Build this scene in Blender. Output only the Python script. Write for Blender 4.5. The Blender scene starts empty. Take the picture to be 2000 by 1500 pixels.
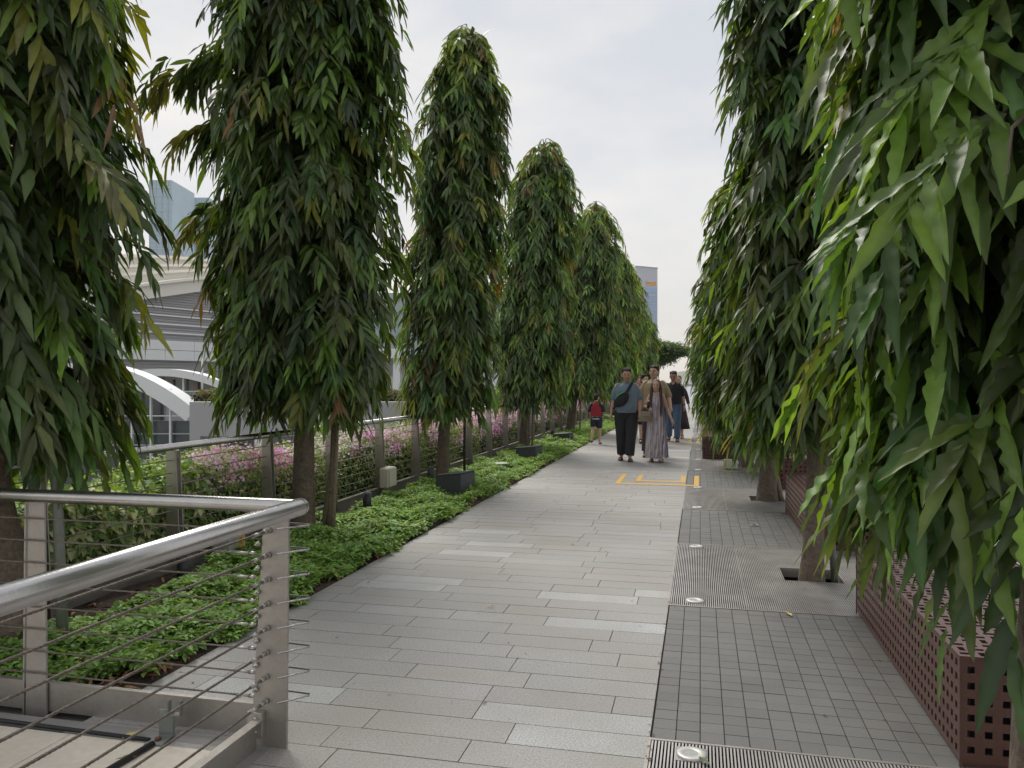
import bpy, bmesh, math, random
import numpy as np
from mathutils import Vector, Matrix, Euler
random.seed(7)
SC = bpy.context.scene
COL = SC.collection
R = math.radians
# ------------------------------------------------------------------ camera
YAW = math.atan(368/1560); S_, C_ = math.sin(YAW), math.cos(YAW)
cam_d = bpy.data.cameras.new('camera'); cam = bpy.data.objects.new('camera', cam_d); COL.objects.link(cam)
cam.location = (0, 0, 1.5); cam.rotation_euler = (R(90-0.18), 0, YAW)
cam_d.sensor_width = 36; cam_d.lens = 36*1560/2000; cam_d.clip_start = 0.05; cam_d.clip_end = 9000
SC.camera = cam
# ------------------------------------------------------------------ world: bright overcast with a little structure
SUN_EL, SUN_AZ = R(48), R(-32)         # azimuth measured from +Y, clockwise positive
w = bpy.data.worlds.new('World'); SC.world = w; w.use_nodes = True
nt = w.node_tree; nt.nodes.clear()
def N(t, k, **kw):
    n = t.nodes.new(k)
    for a, b in kw.items(): setattr(n, a, b)
    return n
out = N(nt, 'ShaderNodeOutputWorld'); bg = N(nt, 'ShaderNodeBackground'); bg2 = N(nt, 'ShaderNodeBackground'); mixs = N(nt, 'ShaderNodeMixShader')
sky = N(nt, 'ShaderNodeTexSky', sky_type='NISHITA', sun_disc=False); sky.sun_elevation = SUN_EL; sky.sun_rotation = SUN_AZ
nt.links.new(sky.outputs[0], bg.inputs[0]); bg.inputs[1].default_value = 0.10
tc = N(nt, 'ShaderNodeTexCoord'); sep = N(nt, 'ShaderNodeSeparateXYZ'); nt.links.new(tc.outputs['Generated'], sep.inputs[0])
ramp = N(nt, 'ShaderNodeValToRGB'); nt.links.new(sep.outputs[2], ramp.inputs[0])
e = ramp.color_ramp.elements
e[0].position = 0.0; e[0].color = (0.93, 0.86, 0.75, 1); e[1].position = 0.9; e[1].color = (0.66, 0.68, 0.72, 1)
a = ramp.color_ramp.elements.new(0.10); a.color = (0.89, 0.855, 0.80, 1)
a = ramp.color_ramp.elements.new(0.22); a.color = (0.76, 0.77, 0.785, 1)
mp = N(nt, 'ShaderNodeMapping'); mp.inputs['Scale'].default_value = (1.6, 1.6, 4.2); nt.links.new(tc.outputs['Generated'], mp.inputs[0])
nz = N(nt, 'ShaderNodeTexNoise'); nz.inputs['Scale'].default_value = 1.7; nz.inputs['Detail'].default_value = 6; nz.inputs['Roughness'].default_value = .55
nt.links.new(mp.outputs[0], nz.inputs[0])
r2 = N(nt, 'ShaderNodeValToRGB'); nt.links.new(nz.outputs[0], r2.inputs[0])
r2.color_ramp.elements[0].position = .38; r2.color_ramp.elements[0].color = (0.86, 0.885, 0.92, 1)
r2.color_ramp.elements[1].position = .66; r2.color_ramp.elements[1].color = (1.17, 1.11, 1.04, 1)
mm = N(nt, 'ShaderNodeMix', data_type='RGBA', blend_type='MULTIPLY'); mm.inputs[0].default_value = 1
nt.links.new(ramp.outputs[0], mm.inputs[6]); nt.links.new(r2.outputs[0], mm.inputs[7])
nt.links.new(mm.outputs[2], bg2.inputs[0]); bg2.inputs[1].default_value = 0.87
mixs.inputs[0].default_value = .93
nt.links.new(bg.outputs[0], mixs.inputs[1]); nt.links.new(bg2.outputs[0], mixs.inputs[2]); nt.links.new(mixs.outputs[0], out.inputs[0])
sd = bpy.data.lights.new('sun', 'SUN'); sd.energy = 2.7; sd.angle = R(32); sd.color = (1, .95, .87)
so = bpy.data.objects.new('sun', sd); COL.objects.link(so)
sdir = Vector((math.sin(SUN_AZ)*math.cos(SUN_EL), math.cos(SUN_AZ)*math.cos(SUN_EL), math.sin(SUN_EL)))
so.rotation_euler = sdir.to_track_quat('Z', 'Y').to_euler()
SC.view_settings.view_transform = 'Standard'; SC.view_settings.look = 'None'; SC.view_settings.exposure = 0.32; SC.view_settings.gamma = 1
# ------------------------------------------------------------------ pixel helpers (turn a sight line into a real place)
def at(px, py, d):
    r = (px-1000)/1560*d
    return Vector((r*C_-d*S_, r*S_+d*C_, 1.5-(py-745)/1560*d))
def onplane(px, py, P0, u):           # where the sight line meets a vertical plane through P0 along u
    q = (px-1000)/1560; rx, ry = q*C_-S_, q*S_+C_
    n = (u[1], -u[0]); d = (P0[0]*n[0]+P0[1]*n[1])/(rx*n[0]+ry*n[1])
    return at(px, py, d)
# ------------------------------------------------------------------ materials
def mat(name, col, rough=.6, metal=0, noise=None, bump=None, spec=None, attr=None, trans=0, alpha=None, emis=None, ttint=(2.6, 2.4, .9)):
    """noise=(scale, amount, darker colour) ; bump=(scale, strength); attr=colour attribute name"""
    m = bpy.data.materials.new(name); m.use_nodes = True; t = m.node_tree; p = t.nodes['Principled BSDF']
    p.inputs['Base Color'].default_value = (*col, 1); p.inputs['Roughness'].default_value = rough; p.inputs['Metallic'].default_value = metal
    if spec is not None: p.inputs['Specular IOR Level'].default_value = spec
    src = None
    if attr:
        an = N(t, 'ShaderNodeAttribute', attribute_name=attr); src = an.outputs['Color']
    tcn = N(t, 'ShaderNodeTexCoord')
    if noise:
        lst = noise if isinstance(noise, list) else [noise]
        for (sc, am, dc) in lst:
            nn = N(t, 'ShaderNodeTexNoise'); nn.inputs['Scale'].default_value = sc; nn.inputs['Detail'].default_value = 5
            t.links.new(tcn.outputs['Object'], nn.inputs[0])
            rp = N(t, 'ShaderNodeMapRange'); rp.inputs[1].default_value = .35; rp.inputs[2].default_value = .65; rp.inputs[3].default_value = 0; rp.inputs[4].default_value = am
            t.links.new(nn.outputs[0], rp.inputs[0])
            mx = N(t, 'ShaderNodeMix', data_type='RGBA'); t.links.new(rp.outputs[0], mx.inputs[0])
            if src: t.links.new(src, mx.inputs[6])
            else: mx.inputs[6].default_value = (*col, 1)
            mx.inputs[7].default_value = (*dc, 1); src = mx.outputs[2]
    if src: t.links.new(src, p.inputs['Base Color'])
    if bump:
        nn = N(t, 'ShaderNodeTexNoise'); nn.inputs['Scale'].default_value = bump[0]; nn.inputs['Detail'].default_value = 6
        t.links.new(tcn.outputs['Object'], nn.inputs[0])
        bp = N(t, 'ShaderNodeBump'); bp.inputs['Strength'].default_value = bump[1]; bp.inputs['Distance'].default_value = .02
        t.links.new(nn.outputs[0], bp.inputs['Height']); t.links.new(bp.outputs[0], p.inputs['Normal'])
    if trans:
        tr = N(t, 'ShaderNodeBsdfTranslucent'); mxs = N(t, 'ShaderNodeMixShader'); mxs.inputs[0].default_value = trans
        o = t.nodes['Material Output']
        if src:
            g = N(t, 'ShaderNodeMix', data_type='RGBA', blend_type='MULTIPLY'); g.inputs[0].default_value = 1
            t.links.new(src, g.inputs[6]); g.inputs[7].default_value = (*ttint, 1); t.links.new(g.outputs[2], tr.inputs[0])
        t.links.new(p.outputs[0], mxs.inputs[1]); t.links.new(tr.outputs[0], mxs.inputs[2]); t.links.new(mxs.outputs[0], o.inputs[0])
    if alpha is not None: p.inputs['Alpha'].default_value = alpha
    return m
M = {}
M['leaf'] = mat('glossy_leaf', (.03,.07,.02), .40, attr='tint', trans=.28, spec=.5, noise=(26,.25,(.03,.06,.015)))
M['leaf_small'] = mat('small_leaf', (.05,.12,.03), .55, attr='tint', trans=.2, spec=.25)
M['petal'] = mat('petal', (.7,.3,.6), .7, attr='tint', trans=.3, ttint=(1.1, 1.0, 1.1))
M['bark'] = mat('bark', (.15,.11,.08), .9, noise=[(9,.75,(.07,.052,.04)),(38,.5,(.22,.19,.15))], bump=(30,.9))
M['twig'] = mat('twig', (.10,.08,.05), .9, noise=(14,.6,(.05,.04,.03)))
M['soil'] = mat('soil', (.085,.055,.04), .95, noise=(12,.8,(.03,.02,.015)), bump=(40,1))
M['steel'] = mat('brushed_steel', (.55,.54,.53), .27, 1, noise=(9,.35,(.38,.36,.35)), bump=(120,.04))
M['plate'] = mat('weathered_steel_plate', (.42,.395,.365), .42, .7, noise=[(5,.6,(.30,.275,.25)),(45,.3,(.48,.46,.43))], bump=(60,.06))
M['cable'] = mat('steel_cable', (.22,.19,.165), .5, .7, noise=(60,.6,(.10,.08,.07)))
M['bolt'] = mat('bolt_steel', (.5,.48,.46), .3, .9, noise=(80,.4,(.3,.26,.22)))
M['slab'] = mat('granite_slab', (.33,.32,.31), .5, attr='tint', noise=[(125,.85,(.17,.165,.16)),(75,.35,(.58,.57,.55)),(1.1,.5,(.29,.262,.225)),(5,.22,(.30,.29,.275))], bump=(220,.18))
M['joint'] = mat('dark_joint', (.05,.045,.04), .95, noise=(20,.5,(.09,.07,.05)))
M['sett'] = mat('dark_sett', (.15,.15,.15), .5, attr='tint', noise=[(110,.4,(.10,.10,.10)),(3,.35,(.21,.20,.185)),(1.2,.3,(.115,.11,.10))], bump=(120,.12))
M['grate'] = mat('grate_steel', (.60,.58,.565), .38, .5, noise=(5,.6,(.36,.34,.32)))
M['ring'] = mat('worn_ring', (.62,.61,.58), .45, .3, noise=(60,.4,(.45,.44,.42)))
M['pit'] = mat('dark_pit', (.012,.011,.010), .95, noise=(12,.5,(.02,.016,.012)))
M['maroon'] = mat('maroon_painted_steel', (.100,.044,.032), .42, .1, noise=[(6,.45,(.075,.036,.032)),(50,.25,(.16,.09,.08))], bump=(90,.05))
M['yellow'] = mat('yellow_paint', (.72,.42,.06), .6, noise=(25,.5,(.5,.36,.14)))
M['charcoal'] = mat('charcoal_metal', (.055,.06,.072), .5, .2, noise=(10,.4,(.085,.09,.10)))
M['black'] = mat('black_plastic', (.012,.013,.016), .45, noise=(20,.4,(.025,.025,.028)))
M['beige'] = mat('beige_plastic', (.52,.50,.41), .5, noise=(12,.3,(.42,.40,.33)))
M['cream'] = mat('cream_paint', (.80,.73,.62), .55, noise=[(3,.4,(.56,.49,.40)),(30,.25,(.50,.42,.33))])
M['roofcream'] = mat('cream_roof', (.70,.68,.63), .6, noise=(.4,.3,(.64,.62,.56)))
M['white'] = mat('white_panel', (.70,.71,.73), .45, noise=(.8,.25,(.62,.63,.65)))
M['greywall'] = mat('grey_wall', (.36,.36,.37), .6, noise=(.5,.35,(.32,.32,.33)))
M['glassdark'] = mat('dark_glass', (.045,.06,.07), .12, .0, spec=.8, noise=(.7,.6,(.10,.12,.13)))
M['glassgreen'] = mat('green_glass', (.20,.28,.29), .12, 0, spec=.8, noise=(.3,.5,(.28,.35,.36)))
M['glassblue'] = mat('blue_tower_glass', (.30,.42,.50), .25, .1, spec=.7, noise=(.05,.6,(.24,.35,.43)))  # tower blue lightened to stand in for haze
M['towergrey'] = mat('tower_grey', (.30,.31,.35), .7, noise=(.05,.3,(.27,.28,.32)))
M['stone'] = mat('concrete', (.30,.29,.28), .85, noise=(3,.5,(.22,.21,.20)), bump=(20,.2))
M['lens'] = mat('frosted_lens', (.45,.47,.44), .25, noise=(40,.3,(.35,.36,.33)))
M['timber'] = mat('weathered_timber', (.22,.17,.12), .85, noise=[(18,.6,(.12,.09,.065)),(60,.3,(.36,.33,.28))], bump=(40,.4))
M['galv'] = mat('galvanised_pole', (.20,.22,.20), .55, .3, noise=(20,.5,(.28,.29,.27)))
# ------------------------------------------------------------------ mesh helpers
def link(o, parent=None):
    COL.objects.link(o)
    if parent is not None: o.parent = parent
    return o
def np_mesh(name, V, F, material, parent=None, col=None, smooth=False):
    """V (n,3), F (m,k) array all same size k, or a list of faces"""
    me = bpy.data.meshes.new(name)
    if isinstance(F, np.ndarray):
        k = F.shape[1]; me.vertices.add(len(V)); me.vertices.foreach_set('co', np.asarray(V, np.float32).ravel())
        me.loops.add(F.size); me.loops.foreach_set('vertex_index', F.astype(np.int32).ravel())
        me.polygons.add(len(F)); me.polygons.foreach_set('loop_start', np.arange(0, F.size, k, dtype=np.int32))
        me.polygons.foreach_set('loop_total', np.full(len(F), k, np.int32))
        me.update(calc_edges=True); me.validate()
    else:
        me.from_pydata([tuple(v) for v in V], [], F); me.update()
    if col is not None:
        ca = me.color_attributes.new('tint', 'FLOAT_COLOR', 'POINT')
        cc = np.ones((len(V), 4), np.float32); cc[:, :3] = col; ca.data.foreach_set('color', cc.ravel())
    if smooth: me.polygons.foreach_set('use_smooth', np.ones(len(me.polygons), bool))
    me.materials.append(material)
    return link(bpy.data.objects.new(name, me), parent)
class MB:
    def __init__(s): s.V = []; s.F = []; s.C = []; s.usecol = False
    def add(s, V, F, c=None):
        n = len(s.V); s.V += [tuple(v) for v in V]; s.F += [tuple(i+n for i in f) for f in F]
        s.C += [c if c else (1, 1, 1)]*len(V)
        if c: s.usecol = True
        return s
    def box(s, x0, x1, y0, y1, z0, z1, c=None, T=None):
        V = [Vector(p) for p in ((x0,y0,z0),(x1,y0,z0),(x1,y1,z0),(x0,y1,z0),(x0,y0,z1),(x1,y0,z1),(x1,y1,z1),(x0,y1,z1))]
        if T: V = [T @ v for v in V]
        return s.add(V, [(0,3,2,1),(4,5,6,7),(0,1,5,4),(1,2,6,5),(2,3,7,6),(3,0,4,7)], c)
    def tube(s, pts, rad, n=10, c=None, cap=True):
        pts = [Vector(p) for p in pts]; rad = rad if hasattr(rad, '__len__') else [rad]*len(pts)
        V = []; F = []; prev = None
        for i, p in enumerate(pts):
            t = (pts[min(i+1, len(pts)-1)]-pts[max(i-1, 0)]).normalized()
            if prev is None: a = t.orthogonal().normalized()
            else:
                a = prev-t*prev.dot(t); a = a.normalized() if a.length > 1e-6 else t.orthogonal().normalized()
            prev = a; b = t.cross(a)
            for k in range(n):
                an = 2*math.pi*k/n; V.append(p+(a*math.cos(an)+b*math.sin(an))*rad[i])
        for i in range(len(pts)-1):
            for k in range(n):
                F.append((i*n+k, i*n+(k+1) % n, (i+1)*n+(k+1) % n, (i+1)*n+k))
        if cap: F += [tuple(range(n-1, -1, -1)), tuple((len(pts)-1)*n+k for k in range(n))]
        return s.add(V, F, c)
    def ell(s, c0, r, nu=14, nv=9, rot=None, c=None):
        c0 = Vector(c0); V = []; F = []
        for j in range(nv+1):
            ph = math.pi*j/nv
            for k in range(nu):
                th = 2*math.pi*k/nu; v = Vector((r[0]*math.sin(ph)*math.cos(th), r[1]*math.sin(ph)*math.sin(th), r[2]*math.cos(ph)))
                if rot: v = rot @ v
                V.append(c0+v)
        for j in range(nv):
            for k in range(nu): F.append((j*nu+k, (j+1)*nu+k, (j+1)*nu+(k+1) % nu, j*nu+(k+1) % nu))
        return s.add(V, F, c)
    def loft(s, rings, n=20, c=None, fn=None):
        """rings: (cx,cy,z,rx,ry)"""
        V = []; F = []
        for i, (cx, cy, z, rx, ry) in enumerate(rings):
            for k in range(n):
                a = 2*math.pi*k/n; m = fn(i, a) if fn else 1
                V.append((cx+rx*m*math.cos(a), cy+ry*m*math.sin(a), z))
        for i in range(len(rings)-1):
            for k in range(n): F.append((i*n+k, i*n+(k+1) % n, (i+1)*n+(k+1) % n, (i+1)*n+k))
        F += [tuple(range(n-1, -1, -1)), tuple((len(rings)-1)*n+k for k in range(n))]
        return s.add(V, F, c)
    def prism(s, poly, ext, c=None):           # poly: list of 3D points, ext: extrusion vector
        poly = [Vector(p) for p in poly]; n = len(poly); ext = Vector(ext)
        V = poly+[p+ext for p in poly]
        F = [tuple(range(n)), tuple(range(2*n-1, n-1, -1))]+[(i, i+n, (i+1) % n+n, (i+1) % n) for i in range(n)]
        return s.add(V, F, c)
    def cyl(s, p0, p1, r0, r1=None, n=16, c=None): return s.tube([p0, p1], [r0, r0 if r1 is None else r1], n, c)
    def build(s, name, material, parent=None, smooth=False, bevel=0):
        o = np_mesh(name, np.array(s.V), s.F, material, parent, np.array(s.C) if s.usecol else None, smooth)
        bm = bmesh.new(); bm.from_mesh(o.data); bmesh.ops.recalc_face_normals(bm, faces=bm.faces); bm.to_mesh(o.data); bm.free()
        if bevel:
            b = o.modifiers.new('b', 'BEVEL'); b.width = bevel; b.segments = 2; b.limit_method = 'ANGLE'
        if smooth:
            for p in o.data.polygons: p.use_smooth = len(p.vertices) < 7
        return o
def tag(o, label, cat, group=None, kind=None):
    o['label'] = label; o['category'] = cat
    if group: o['group'] = group
    if kind: o['kind'] = kind
    return o
def struct(o): o['kind'] = 'structure'; return o
def thing(name, label, cat, loc=(0,0,0), rz=0, group=None):
    o = bpy.data.objects.new(name, None); o.empty_display_size = .2; link(o); o.location = loc; o.rotation_euler = (0,0,rz)
    return tag(o, label, cat, group)
def copy_tree(o, parent=None):
    c = o.copy(); COL.objects.link(c); c.parent = parent
    for ch in list(o.children): copy_tree(ch, c)
    return c
# ------------------------------------------------------------------ leaves (vectorised)
def unit(a): return a/np.maximum(np.linalg.norm(a, axis=1, keepdims=True), 1e-9)
def leaf_arrays(P, D, Nn, L, W, segs, wave, droop, C, rng, tipmix=None, fold=.22, prof=.8):
    n = len(P); D = unit(D); S = unit(np.cross(D, Nn)); U = np.cross(S, D)
    k = segs+1; ts = np.linspace(0, 1, k)
    w = np.sin(np.pi*np.clip(ts, 0, 1)**prof)**.85; w[0] = .06; w[-1] = 0.03
    V = np.zeros((n, k, 3, 3)); ph = rng.uniform(0, 6.28, n); kw = segs*1.3
    for i, t in enumerate(ts):
        c = P+D*(L*t)[:, None]+np.array([0, 0, -1.])*(droop*L*t*t)[:, None]
        hw = (W*.5*w[i])[:, None]
        wl = (wave*W*np.sin(t*kw+ph))[:, None]*w[i]; wr = (wave*W*np.sin(t*kw+ph+1.9))[:, None]*w[i]
        up = U*(fold*W*w[i])[:, None]
        V[:, i, 0] = c-S*hw*(1+.35*wave*3*np.sin(t*kw+ph)[:, None])+up+U*wl; V[:, i, 1] = c; V[:, i, 2] = c+S*hw*(1+.35*wave*3*np.cos(t*kw+ph)[:, None])+up+U*wr
    idx = np.arange(n*k*3).reshape(n, k, 3)
    q1 = np.stack([idx[:, :-1, 0], idx[:, :-1, 1], idx[:, 1:, 1], idx[:, 1:, 0]], -1).reshape(-1, 4)
    q2 = np.stack([idx[:, :-1, 1], idx[:, :-1, 2], idx[:, 1:, 2], idx[:, 1:, 1]], -1).reshape(-1, 4)
    CC = np.repeat(C[:, None, :], k, 1)
    CC = np.repeat(CC[:, :, None, :], 3, 2).copy()
    CC[:, :, 1] *= 1.25                      # paler midrib
    if tipmix is not None: CC *= (1+tipmix*(ts[None, :, None, None]-.5))
    return V.reshape(-1, 3), np.concatenate([q1, q2]), CC.reshape(-1, 3)
class LeafBag:
    def __init__(s): s.V = []; s.F = []; s.C = []; s.n = 0
    def add(s, a): s.V.append(a[0]); s.F.append(a[1]+s.n); s.C.append(a[2]); s.n += len(a[0])
    def build(s, name, m, parent=None, smooth=True):
        return np_mesh(name, np.concatenate(s.V), np.concatenate(s.F), m, parent, np.concatenate(s.C), smooth)
def prof_R(u):                               # weeping column profile
    return np.interp(u, [0, .05, .15, .35, .65, .80, .90, .97, 1], [.76, .90, 1, 1.0, .98, .90, .74, .54, .34])
def make_crown(parent, seed, z0, z1, Rm, nt_, nl, Ll, Wl, segs, axis, young=.08, wave=.12, limbs=(), name='crown', light=1.0, hollow=()):
    """axis(z)-> (x,y) of the trunk line at z"""
    rng = np.random.default_rng(seed); bag = LeafBag(); tw = MB()
    H = z1-z0
    u = rng.uniform(0, 1, nt_)**1.0; a = rng.uniform(0, 2*np.pi, nt_)
    lump = 1+.10*np.sin(3*a+u*9+seed)+.07*np.sin(5*a-u*17+seed*2)+.05*np.sin(2*a+u*31)
    Rr = prof_R(u)*Rm*lump
    depth = rng.beta(3.2, 1.3, nt_); end = Rr*(.30+.75*depth)
    tl = rng.uniform(.38, .85, nt_)*np.clip(Rm, .7, 1.1)
    shag = rng.uniform(0, 1, nt_); end = end*np.where(shag > .88, 1.08, 1); outl = np.minimum(end*.75, tl*rng.uniform(.35, .75, nt_)); r0 = end-outl
    zz = z0+u*H+tl*.45
    keep = np.ones(nt_, bool)
    for (ha, hz, hr) in hollow:              # real thin spots in the crown
        da = np.abs((a-ha+np.pi) % (2*np.pi)-np.pi); keep &= ~((da*Rm)**2+(zz-hz)**2 < hr**2)
    O = np.stack([np.cos(a), np.sin(a), 0*a], 1)
    ax = np.array([axis(z) for z in zz]); A0 = np.stack([ax[:, 0]+O[:, 0]*r0, ax[:, 1]+O[:, 1]*r0, zz], 1)
    down = rng.uniform(.35, .95, nt_)*tl
    base = np.array([.046, .078, .023])
    gcol = base[None]*rng.uniform(.6, 1.5, (nt_, 1))*np.stack([rng.uniform(.8, 1.35, nt_), rng.uniform(.9, 1.15, nt_), rng.uniform(.6, 1.3, nt_)], 1)
    # lighter fresh growth, yellow-green, and a few orange new shoots
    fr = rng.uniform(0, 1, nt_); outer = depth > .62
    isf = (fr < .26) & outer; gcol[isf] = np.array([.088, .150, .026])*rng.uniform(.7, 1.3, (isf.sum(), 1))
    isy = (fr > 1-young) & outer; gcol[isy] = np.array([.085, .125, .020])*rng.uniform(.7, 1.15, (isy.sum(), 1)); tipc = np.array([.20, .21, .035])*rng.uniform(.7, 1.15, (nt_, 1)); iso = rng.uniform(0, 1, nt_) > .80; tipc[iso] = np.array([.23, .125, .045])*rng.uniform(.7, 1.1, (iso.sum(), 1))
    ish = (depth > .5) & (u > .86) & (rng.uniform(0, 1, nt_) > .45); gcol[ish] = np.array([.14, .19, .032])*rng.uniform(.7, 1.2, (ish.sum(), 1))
    ext = []
    for (la, lz, llen, cnt) in limbs:        # branches reaching out past the column
        o = np.array([math.cos(la), math.sin(la), 0]); axx = axis(lz)
        for j in range(cnt):
            f = (j+.5)/cnt; rr_ = Rm*.7+llen*f
            p = np.array([axx[0], axx[1], lz])+o*rr_+np.array([rng.normal(0, .07), rng.normal(0, .07), .15*math.sin(f*2.5)-.5*f*f*llen])
            ext.append((p, o, rng.uniform(.15, .3), rng.uniform(.25, .4), np.array([.035, .06, .018])*rng.uniform(.7, 1.5) if j < cnt*.8 else np.array([.12, .12, .03])))
        tw.tube([Vector((axx[0], axx[1], lz-.35)), Vector((axx[0], axx[1], lz))+Vector(o)*(Rm*.7), Vector((axx[0], axx[1], lz+.1-.25*llen))+Vector(o)*(Rm*.7+llen*.75)], [.02, .014, .005], 5)
    if ext:
        A0 = np.concatenate([A0, [q[0] for q in ext]]); O = np.concatenate([O, [q[1] for q in ext]])
        outl = np.concatenate([outl, [q[2] for q in ext]]); down = np.concatenate([down, [q[3] for q in ext]]); gcol = np.concatenate([gcol, [q[4] for q in ext]])
        tl = np.concatenate([tl, np.full(len(ext), .5)]); keep = np.concatenate([keep, np.ones(len(ext), bool)]); u = np.concatenate([u, np.full(len(ext), .5)])
    Tn = np.stack([-O[:, 1], O[:, 0], 0*O[:, 0]], 1); swirl = rng.normal(0, .22, len(A0))
    for j in range(nl):
        s = (j+.6)/nl
        m = keep & (rng.uniform(0, 1, len(A0)) > .10)
        P = A0+O*(outl*(1.5*s-.5*s*s))[:, None]+Tn*(swirl*tl*s)[:, None]; P[:, 2] -= down*(s*s*.75+.25*s)
        T = O*(outl*(1.5-1*s))[:, None]+Tn*(swirl*tl)[:, None]; T[:, 2] -= down*(1.5*s+.25); T = unit(T)
        side = 1 if j % 2 else -1
        sp = rng.uniform(.35, 1.05, len(A0))*(1-s*.5)
        D = T*.62+Tn*(side*sp)[:, None]+np.array([0, 0, -.38])+O*rng.normal(.12, .19, len(A0))[:, None]+rng.normal(0, .17, (len(A0), 3))
        Nn = O*.75+np.array([0, 0, .55])+rng.normal(0, .35, (len(A0), 3))
        L = Ll*rng.uniform(.65, 1.15, len(A0))*(1-.25*abs(s-.5)); W = Wl*rng.uniform(.75, 1.2, len(A0))
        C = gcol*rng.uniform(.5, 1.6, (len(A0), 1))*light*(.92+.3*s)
        if s > .42: yy = np.zeros(len(A0), bool); yy[:nt_] = isy & (rng.uniform(0, 1, nt_) < .8); C[yy] = tipc[yy[:nt_]]*light
        bag.add(leaf_arrays(P[m], D[m], Nn[m], L[m], W[m], segs, wave, rng.uniform(.02, .45, len(A0))[m], C[m], rng))
    ni = int(nt_*3.2); ui = rng.uniform(.02, .97, ni); ai = rng.uniform(0, 2*np.pi, ni); Ri = prof_R(ui)*Rm*rng.uniform(.15, .62, ni); zi = z0+.25+ui*H
    ki = np.ones(ni, bool)
    for (ha, hz, hr) in hollow: ki &= np.abs(zi-hz) > hr*1.2
    axi = np.array([axis(z) for z in zi]); Pi = np.stack([axi[:, 0]+np.cos(ai)*Ri, axi[:, 1]+np.sin(ai)*Ri, zi], 1)[ki]; ni = len(Pi)
    bag.add(leaf_arrays(Pi, rng.normal(0, .45, (ni, 3))+np.array([0, 0, -.8]), rng.normal(0, 1, (ni, 3)), np.full(ni, Ll*1.15), np.full(ni, Wl*1.7), 3, .05, rng.uniform(0, .3, ni), base[None]*rng.uniform(.6, 1.1, (ni, 1)), rng))
    bag.build(name, M['leaf'], parent)
    # limbs and drooping twigs inside
    for j in range(int(nt_*.22)):
        if not keep[j]: continue
        c = axis(zz[j]-.3); p0 = Vector((c[0], c[1], zz[j]-.15)); p1 = Vector(A0[j]); o = Vector(O[j])
        p2 = p1+o*outl[j]*.8+Vector((0, 0, -down[j]*.4)); p3 = p1+o*outl[j]+Vector((0, 0, -down[j]*.9))
        tw.tube([p0, (p0+p1)/2+Vector((0, 0, .08)), p1, p2, p3], [.012, .010, .007, .004, .002], 4, cap=False)
    tw.build('twigs', M['twig'], parent, True)
def make_trunk(parent, pts, rad, seed=0, name='trunk'):
    """bark cylinder with uneven section"""
    rnd = random.Random(seed); P = []; Rr = []
    n = 26
    for i in range(n+1):
        t = i/n*(len(pts)-1); k = min(int(t), len(pts)-2); f = t-k
        P.append(Vector(pts[k]).lerp(Vector(pts[k+1]), f)); Rr.append(rad[k]*(1-f)+rad[k+1]*f)
    V = []; F = []; m = 18
    for i, p in enumerate(P):
        for k in range(m):
            a = 2*math.pi*k/m; w_ = 1+.07*math.sin(3*a+i*.35+seed)+.05*math.sin(5*a-i*.7)+rnd.uniform(-.035, .035)
            V.append((p.x+Rr[i]*w_*math.cos(a), p.y+Rr[i]*w_*math.sin(a), p.z))
    for i in range(n):
        for k in range(m): F.append((i*m+k, i*m+(k+1) % m, (i+1)*m+(k+1) % m, (i+1)*m+k))
    F.append(tuple(n*m+k for k in range(m)))
    return np_mesh(name, np.array(V), F, M['bark'], parent, smooth=True)
#=SECTION=ground
# ------------------------------------------------------------------ SETTING
DECK_END = 46
g = MB().add([(-4000,-400,-8),(4000,-400,-8),(4000,6000,-8),(-4000,6000,-8)], [(0,1,2,3)])
struct(g.build('ground', mat('far_ground', (.22,.22,.21), .9, noise=(.02,.5,(.13,.15,.11)))))
wm = mat('sea_water', (.16,.21,.27), .22, noise=(.004,.6,(.22,.27,.33)), bump=(1.5,.15))
struct(MB().add([(-300,150,-7.6),(4000,150,-7.6),(4000,6000,-7.6),(-300,6000,-7.6)], [(0,1,2,3)]).build('water', wm))
# elevated deck, with real pits under the gratings
dk = MB()
dk.box(-5.3, -2.655, -4, DECK_END, -1.2, -.06)
dk.box(-2.655, -.2, -4, DECK_END, -1.2, -.02)
dk.box(1.8, 9, -4, DECK_END, -1.2, -.02)
dk.box(-.2, 1.8, -4, DECK_END, -1.2, -.35)
struct(dk.build('deck', M['stone']))
PER, G0 = 4.145, 1.30                       # gratings every 4.145 m, each 2.1 m long
# light granite slabs, rows across the path, random bond, real joints
def slab_field(name, x0, x1, y0, y1, seed, pale_pts=(), mid=.66):
    rnd = random.Random(seed); mb = MB(); y = y0; row = 0; rh = .2005
    pal = []
    while y < y1:
        xs = [x0]; x = x0+rnd.uniform(.25, .95)*mid
        if y > 12: 
            x = x0+(.22,.50,.36)[row % 3]
        while x < x1-.18: xs.append(x); x += mid*(rnd.uniform(.9, 1.12) if y < 12 else 1.1)
        xs.append(x1)
        for i in range(len(xs)-1):
            v = rnd.uniform(.87, 1.10)
            c = (.47*v, .465*v, .452*v) if rnd.random() < .85 else (.48*v, .455*v, .42*v)
            if rnd.random() < .025 or any(xs[i] <= p[0] < xs[i+1] and y <= p[1] < y+rh for p in pale_pts): c = (.70, .74, .75)
            g_ = .0022; mb.box(xs[i]+g_, xs[i+1]-g_, y+g_*1.3, y+rh-g_*1.3, -.016, rnd.uniform(-.0006, .0008), c)
        y += rh; row += 1
    return struct(mb.build(name, M['slab']))
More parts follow.
